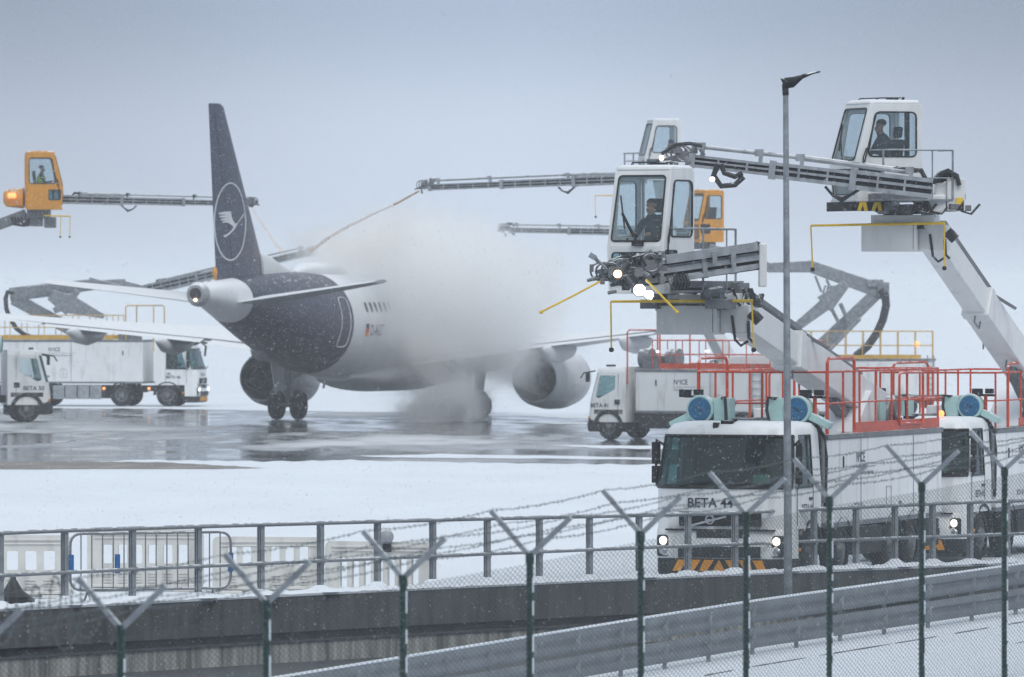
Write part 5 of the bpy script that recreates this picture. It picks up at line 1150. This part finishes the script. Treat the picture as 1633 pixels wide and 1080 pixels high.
mb = MB(); hs = [(1404, 462), (1412, 472), (1413, 488), (1408, 510), (1398, 532), (1384, 552), (1364, 569)]; mb.tube([P(a, b, Zr-.6) for a, b in hs], .17, 8); mb.build('hose', hose, T4)
mb = MB(); mb.tube([P(1300, 440, Zr-.5), P(1310, 466, Zr-.5)], .05, 6); mb.tube([P(1318, 445, Zr-.5), P(1328, 470, Zr-.5)], .06, 6); mb.tube([P(1340, 484, Zr-.6), P(1352, 512, Zr-.6)], .09, 6); mb.tube([P(1326, 492, Zr-.6), P(1338, 516, Zr-.6)], .08, 6)
for i in range(4): mb.tube([P(1312+5*i, 470, Zr-.7), P(1316+5*i, 456, Zr-.7), P(1324+5*i, 458, Zr-.7), P(1326+4*i, 472, Zr-.7)], .04, 6)
mb.tube([P(1300, 421, Zr), P(1385, 447, Zr)], .06, 6); mb.build('hydraulic_ram', galv, T4)
mb = MB(); mb.box(P(1395, 452, Zr), (.7, .7, .35)); mb.box(P(1408, 461, Zr), (.5, .75, .6)); mb.build('boom_joint', galv, T4, 0, .05)
g = R(180+32); Mo = frame(P(1103, 384, 301), (math.cos(g), math.sin(g), 0), (-math.sin(g), math.cos(g), 0), (0, 0, 1)); op_cabin(T4, Mo, m=orange, detail=False, platform=False, w=1.2, d=1.2)
mb = MB(); mb.bar(P(1228, 427, 301), P(1130, 396, 301), .5, .4); mb.box(P(1122, 392, 301.6), (1.0, .9, .3)); mb.build('turret_bracket', galv, T4, 0, .03)
nozzle_boom(T4, P(1095, 372, 299.5), P(812, 367, 300), H=.36, top=.12, hosefrac=.5, name='nozzle_boom')
# left truck, number 50
f50 = P(76, 0, 289); T5 = root('deicing_truck', (f50.x, f50.y, 0), R(10), 1.13); tag(T5, 'white de-icing truck numbered 50 cut by the left edge, facing right', 'de-icing truck', BG)
low_cab(T5, 'BETA 50'); tank_body(T5, -2.0, -8.0, 1.0, 2.4, W=2.3, wheels=(-.86, -4.6, -6.2), r=.46, num=None)
blower(T5, -1.75, -.9, 2.75, .28); rail(T5, 'platform_railing', -2.2, -8.0, 2.3, 2.5, 1.05, red, n=6)
# far left truck with yellow railing
f46 = P(322, 0, 329.6); T6 = root('deicing_truck', (f46.x, f46.y, 0), R(-9)); tag(T6, 'white de-icing truck with yellow railing parked behind the airliner wing at left', 'de-icing truck', BG)
fm_cab(T6, 'BETA 46', lit=lampd); tank_body(T6, -2.5, -9.6, 1.12, 2.95, W=2.5, num='BETA 46', wheels=(-1.35, -3.5, -7.2, -8.5), steel=(-4.4, -6.7, 4))
rail(T6, 'platform_railing', -3.9, -9.5, 2.5, 3.05, 1.10, yel, toe=(-3.9, -9.5), n=7, high=[(-2.0, -3.3, 1.55)])
mb = MB(WM[T6.name]); mb.box((-3.2, -.6, 3.4), (.9, .9, .8)); mb.box((-5.4, -.7, 3.3), (.7, .6, .5)); mb.build('pump_housing', cgrey, T6, 0, .03)
for x in (-4.3, -2.2): mb = MB(WM[T6.name]); mb.ball((x, -1.27, .82), .07, 8, 6); mb.build('side_lamp', lampo, T6)
mb = MB(WM[T6.name])
for i in range(4): mb.tube([(-.3, -.9+.3*i, 2.8), (.05, -1.0+.3*i, 2.98), (.35, -1.05+.3*i, 2.86)], .035, 6)
mb.tube([(-.5, -1.2, 2.75), (.2, -1.25, 2.95), (.45, -1.3, 2.75), (.4, -1.3, 2.3)], .05, 6); mb.build('roof_bracket', dark, T6)
Zl = 330.5
far_arm(T6, Zl, [((136, 538), (22, 476), .55, .6), ((16, 470), (98, 460), .62, .62), ((90, 461), (200, 450), .6, .3)], .5)
far_arm(T6, Zl-.8, [((80, 470), (114, 488), .5, 1.0), ((108, 484), (166, 505), .9, .2), ((110, 482), (124, 463), .35, .3), ((86, 496), (98, 490), .28, .34), ((40, 459), (146, 447), .12, .12), ((142, 446), (192, 456), .22, .1)], .3)
mb = MB(); hs = [(22, 466), (12, 466), (9, 476), (10, 492), (16, 508), (26, 524), (38, 533), (48, 537)]; mb.tube([P(a, b, Zl-.6) for a, b in hs], .11, 8); mb.build('hose', hose, T6)
mb = MB(); mb.bar(P(196, 453, Zl), P(262, 470, Zl), .4, .3); mb.bar(P(255, 470, Zl), P(250, 460, Zl), .4, .4, (1, 0, 0)); mb.build('turret_bracket', galv, T6, 0)
nozzle_boom(T6, P(232, 463, Zl), P(492, 403, Zl-6), H=.5, top=.10, hosefrac=.55, name='nozzle_boom')
# orange cabin lift at the far left
def orange_lift():
    Z = 283; r = root('boom_lift', (P(-190, 0, Z).x, Z, 0)); tag(r, 'orange operator cabin on a dark folding arm at the left edge, spraying the tail', 'boom lift')
    g = R(5); M = frame(P(99, 332, Z), (math.cos(g), math.sin(g), 0), (-math.sin(g), math.cos(g), 0), (0, 0, 1)) @ Matrix.Scale(1.04, 4)
    op_cabin(r, M, m=orange, detail=False, platform=False, w=1.2, d=1.35)
    person('person', M @ Matrix.Translation((-.78, 0, .66)), 'person in a dark top and lime vest seated in the orange cabin at left', vest=hivis)
    mb = MB(); mb.lathe([(-.2, .3), (-.2, .42), (.5, .34), (.6, .2)], P(30, 316, Z), (-1, 0, 0), 18, True); mb.box(P(24, 322, Z), (.7, .8, .36)); mb.build('engine_cover', orange, r, 30, .03)
    for q in ((16, 312), (22, 312)): mb = MB(); mb.ball(P(*q, Z-.6), (.1, .08, .12), 10, 6); mb.build('beacon', lampo, r)
    mb = MB(); mb.bar(P(42, 342, Z), P(-12, 362, Z), .5, .42); mb.bar(P(-5, 358, Z), P(-150, 440, Z), .5, .45); mb.bar(P(-150, 436, Z), P(-190, 660, Z), .55, .5, (1, 0, 0)); mb.box(P(62, 340, Z), (.9, .8, .4)); mb.box(P(58, 353, Z), (.5, .6, .4)); mb.box(P(80, 355, Z), (.45, .6, .42)); mb.build('boom', cgrey, r, 0, .03)
    mb = MB(WM[r.name]); mb.box((0, 0, .4), (2.6, 2.4, .8)); mb.build('base', dark, r, 0, .05)
    mb = MB()
    for i in range(4): mb.tube([P(18+5*i, 346, Z-.5), P(22+5*i, 358+i, Z-.5), P(36+3*i, 360, Z-.5), P(46, 348, Z-.5)], .05, 6)
    mb.build('hose', hose, r)
    nozzle_boom(r, P(98, 318, Z+.8), P(393, 325, Z+.8), H=.36, top=.13, hosefrac=.36)
    feeler(r, P(70, 344, Z-.6), P(112, 345, Z-.6), [(P(97, 345, Z-.6), P(96, 378, Z-.6)), (P(112, 345, Z-.6), P(111, 378, Z-.6))], .02)
orange_lift()

# ------------------------------------------------------------------ fluid jets, spray, snowfall, haze
jetm = mat('amber_fluid', (.72, .42, .20), .3, var=.2, vscale=3)
def jet(pts, Z0, Z1, r0, r1, label):
    n_ = len(pts); mb = MB(); q = [P(a, b, Z0+(Z1-Z0)*i/(n_-1)) for i, (a, b) in enumerate(pts)]; rnd = random.Random(1); P_ = []; R_ = []
    for i in range(n_-1):
        for k in range(10): t = (i+k/10)/(n_-1); P_.append(q[i].lerp(q[i+1], k/10)+Vector((0, 0, rnd.uniform(-.012, .012)))); R_.append((r0+(r1-r0)*t)*rnd.uniform(.7, 1.1))
    mb.tube(P_, R_, 6); tag(mb.build('fluid_jet', jetm, None, 60), label, 'fluid jet')
jet([(668, 305), (648, 316), (626, 328)], 258.8, 262, .035, .045, 'amber jet of fluid leaving the long arm above the spray cloud')
finem = bpy.data.materials.new('fine_fluid'); finem.use_nodes = True
def _fine():
    t = finem.node_tree; b = t.nodes['Principled BSDF']; b.inputs['Base Color'].default_value = (.92, .62, .38, 1); b.inputs['Roughness'].default_value = .5
    tx = t.nodes.new('ShaderNodeTexCoord'); n = t.nodes.new('ShaderNodeTexNoise'); n.inputs['Scale'].default_value = 3; n.inputs['Detail'].default_value = 6; t.links.new(tx.outputs['Object'], n.inputs[0])
    m = t.nodes.new('ShaderNodeMapRange'); t.links.new(n.outputs['Fac'], m.inputs['Value']); m.inputs['From Min'].default_value = .35; m.inputs['From Max'].default_value = .75; m.inputs['To Min'].default_value = .12; m.inputs['To Max'].default_value = .5; t.links.new(m.outputs[0], b.inputs['Alpha'])
_fine()
jetm, keep = finem, jetm
jet([(400, 330), (424, 366), (440, 390), (455, 408)], 283.6, 281, .032, .06, 'amber jet of fluid falling from the arm behind the tail fin')
jet([(626, 328), (590, 344), (556, 361), (523, 380), (494, 402)], 262.2, 283, .035, .085, 'thin fading fan of amber fluid falling towards the top of the fuselage')
def spray():
    c0, c1 = P(440, 300, 292), P(960, 700, 292)
    mb = MB(); x0, x1 = c0.x, c1.x; mb.box(((x0+x1)/2, 292, (c0.z+.02)/2), (x1-x0, 22, c0.z-.02)); o = mb.build('spray_cloud', [], None, 0)
    m = bpy.data.materials.new('spray'); m.use_nodes = True; t = m.node_tree; N = t.nodes; L = t.links; N.remove(N['Principled BSDF'])
    ge = N.new('ShaderNodeNewGeometry'); tot = None
    n0 = N.new('ShaderNodeTexNoise'); n0.inputs['Scale'].default_value = .42; n0.inputs['Detail'].default_value = 5; n0.inputs['Roughness'].default_value = .62; L.new(ge.outputs['Position'], n0.inputs[0])
    wv = N.new('ShaderNodeVectorMath'); wv.operation = 'SUBTRACT'; L.new(n0.outputs['Color'], wv.inputs[0]); wv.inputs[1].default_value = (.5, .5, .5)
    wsn = N.new('ShaderNodeVectorMath'); wsn.operation = 'MULTIPLY_ADD'; L.new(wv.outputs[0], wsn.inputs[0]); wsn.inputs[1].default_value = (5.5, 5.5, 5.5); L.new(ge.outputs['Position'], wsn.inputs[2])
    s = 292/F
    warm = None
    for px, py, Z, rx, rz, ry, k, wm in BLOBS:
        c = P(px, py, Z); sub = N.new('ShaderNodeVectorMath'); sub.operation = 'SUBTRACT'; L.new(wsn.outputs[0], sub.inputs[0]); sub.inputs[1].default_value = c
        dv = N.new('ShaderNodeVectorMath'); dv.operation = 'DIVIDE'; L.new(sub.outputs[0], dv.inputs[0]); dv.inputs[1].default_value = (rx*s, ry, rz*s)
        ln = N.new('ShaderNodeVectorMath'); ln.operation = 'LENGTH'; L.new(dv.outputs[0], ln.inputs[0])
        mr = N.new('ShaderNodeMapRange'); mr.interpolation_type = 'SMOOTHSTEP'; L.new(ln.outputs['Value'], mr.inputs['Value']); mr.inputs['From Min'].default_value = 1; mr.inputs['From Max'].default_value = 0; mr.inputs['To Min'].default_value = 0; mr.inputs['To Max'].default_value = k
        if tot is None: tot = mr.outputs[0]
        else: a = N.new('ShaderNodeMath'); a.operation = 'ADD'; L.new(tot, a.inputs[0]); L.new(mr.outputs[0], a.inputs[1]); tot = a.outputs[0]
        if wm:
            if warm is None: warm = mr.outputs[0]
            else: a = N.new('ShaderNodeMath'); a.operation = 'ADD'; L.new(warm, a.inputs[0]); L.new(mr.outputs[0], a.inputs[1]); warm = a.outputs[0]
    n1 = N.new('ShaderNodeTexNoise'); n1.inputs['Scale'].default_value = .62; n1.inputs['Detail'].default_value = 7; n1.inputs['Roughness'].default_value = .65; L.new(ge.outputs['Position'], n1.inputs[0])
    m1 = N.new('ShaderNodeMapRange'); L.new(n1.outputs['Fac'], m1.inputs['Value']); m1.inputs['From Min'].default_value = .36; m1.inputs['From Max'].default_value = .66; m1.inputs['To Min'].default_value = 0; m1.inputs['To Max'].default_value = .62
    er = N.new('ShaderNodeMath'); er.operation = 'SUBTRACT'; L.new(tot, er.inputs[0]); L.new(m1.outputs[0], er.inputs[1])
    c0 = N.new('ShaderNodeMath'); c0.operation = 'MAXIMUM'; L.new(er.outputs[0], c0.inputs[0]); c0.inputs[1].default_value = 0
    tn = N.new('ShaderNodeMath'); tn.operation = 'MULTIPLY'; L.new(tot, tn.inputs[0]); tn.inputs[1].default_value = .17     # thin mist round the plume
    fm = N.new('ShaderNodeMath'); fm.operation = 'ADD'; L.new(c0.outputs[0], fm.inputs[0]); L.new(tn.outputs[0], fm.inputs[1])
    pv = N.new('ShaderNodeVolumePrincipled'); ra = N.new('ShaderNodeMath'); ra.operation = 'DIVIDE'; L.new(warm, ra.inputs[0]); ta = N.new('ShaderNodeMath'); ta.operation = 'ADD'; L.new(tot, ta.inputs[0]); ta.inputs[1].default_value = .001; L.new(ta.outputs[0], ra.inputs[1])
    cx = N.new('ShaderNodeMix'); cx.data_type = 'RGBA'; L.new(ra.outputs[0], cx.inputs[0]); cx.inputs[6].default_value = (.996, .997, .999, 1); cx.inputs[7].default_value = (.997, .978, .958, 1); L.new(cx.outputs[2], pv.inputs['Color']); pv.inputs['Anisotropy'].default_value = .1; L.new(fm.outputs[0], pv.inputs['Density'])
    L.new(pv.outputs[0], N['Material Output'].inputs['Volume']); o.data.materials.clear(); o.data.materials.append(m)
    tag(o, 'billowing cloud of de-icing spray around the fuselage', kind='stuff')
BLOBS = [(700, 500, 290, 300, 215, 10, .22, 0), (690, 490, 292, 235, 165, 9, .8, 0), (640, 420, 290, 185, 110, 6, .8, 0), (810, 505, 289, 145, 140, 8, .75, 0), (830, 560, 289, 75, 70, 6, .3, 0), (705, 660, 290, 95, 60, 6, 1.5, 0),
         (710, 600, 290, 95, 65, 6, .4, 0), (600, 500, 289, 140, 130, 6, .28, 0), (545, 405, 287, 130, 52, 5, .75, 1), (600, 372, 287, 120, 55, 5, .6, 1), (680, 560, 287, 150, 60, 4, .4, 1), (780, 445, 291, 150, 110, 7, .8, 0), (690, 370, 291, 130, 80, 5, .6, 0)]
spray()
def snowfall():
    rg = np.random.default_rng(4); N_ = 400000
    Z = 55+(300-55)*rg.random(N_)**.5; px = rg.uniform(-80, 1713, N_); py = rg.uniform(-60, 1140, N_)
    x = (px-816.5)/F*Z; z = CH-(py-HY)/F*Z; ok = z > .05; x, Z, z = x[ok], Z[ok], z[ok]; n_ = len(x)
    c = np.stack([x, Z, z], 1); r_ = rg.uniform(0.0035, .0085, n_)[:, None, None]
    v = rg.normal(size=(n_, 4, 3)); v /= np.linalg.norm(v, axis=2, keepdims=True); v = (c[:, None, :]+v*r_*np.array([1, 1, 1.5])).reshape(-1, 3)
    b = (np.arange(n_)*4)[:, None]; f = np.concatenate([b+np.array([[0, 1, 2]]), b+np.array([[0, 2, 3]]), b+np.array([[0, 3, 1]]), b+np.array([[1, 3, 2]])]).astype(np.int32)
    me = bpy.data.meshes.new('falling_snow'); me.vertices.add(len(v)); me.vertices.foreach_set('co', v.astype(np.float32).ravel()); me.loops.add(f.size); me.loops.foreach_set('vertex_index', f.ravel()); me.polygons.add(len(f)); me.polygons.foreach_set('loop_start', np.arange(0, f.size, 3, dtype=np.int32)); me.update(calc_edges=True)
    me.materials.append(snowm); o = bpy.data.objects.new('falling_snow', me); COL.objects.link(o); tag(o, 'fine snowflakes falling through the air', kind='stuff')
snowfall()
def haze():
    mb = MB(); mb.box((0, 15100, 10.5), (14000, 30400, 27)); o = mb.build('haze', [], None, 0)
    m = bpy.data.materials.new('haze_air'); m.use_nodes = True; t = m.node_tree; N = t.nodes; N.remove(N['Principled BSDF'])
    pv = N.new('ShaderNodeVolumePrincipled'); pv.inputs['Color'].default_value = (.93, .955, .98, 1); pv.inputs['Density'].default_value = .00042; pv.inputs['Anisotropy'].default_value = .0
    t.links.new(pv.outputs[0], N['Material Output'].inputs['Volume']); o.data.materials.clear(); o.data.materials.append(m); tag(o, 'snowy haze that veils the far side of the apron', kind='stuff')
haze()
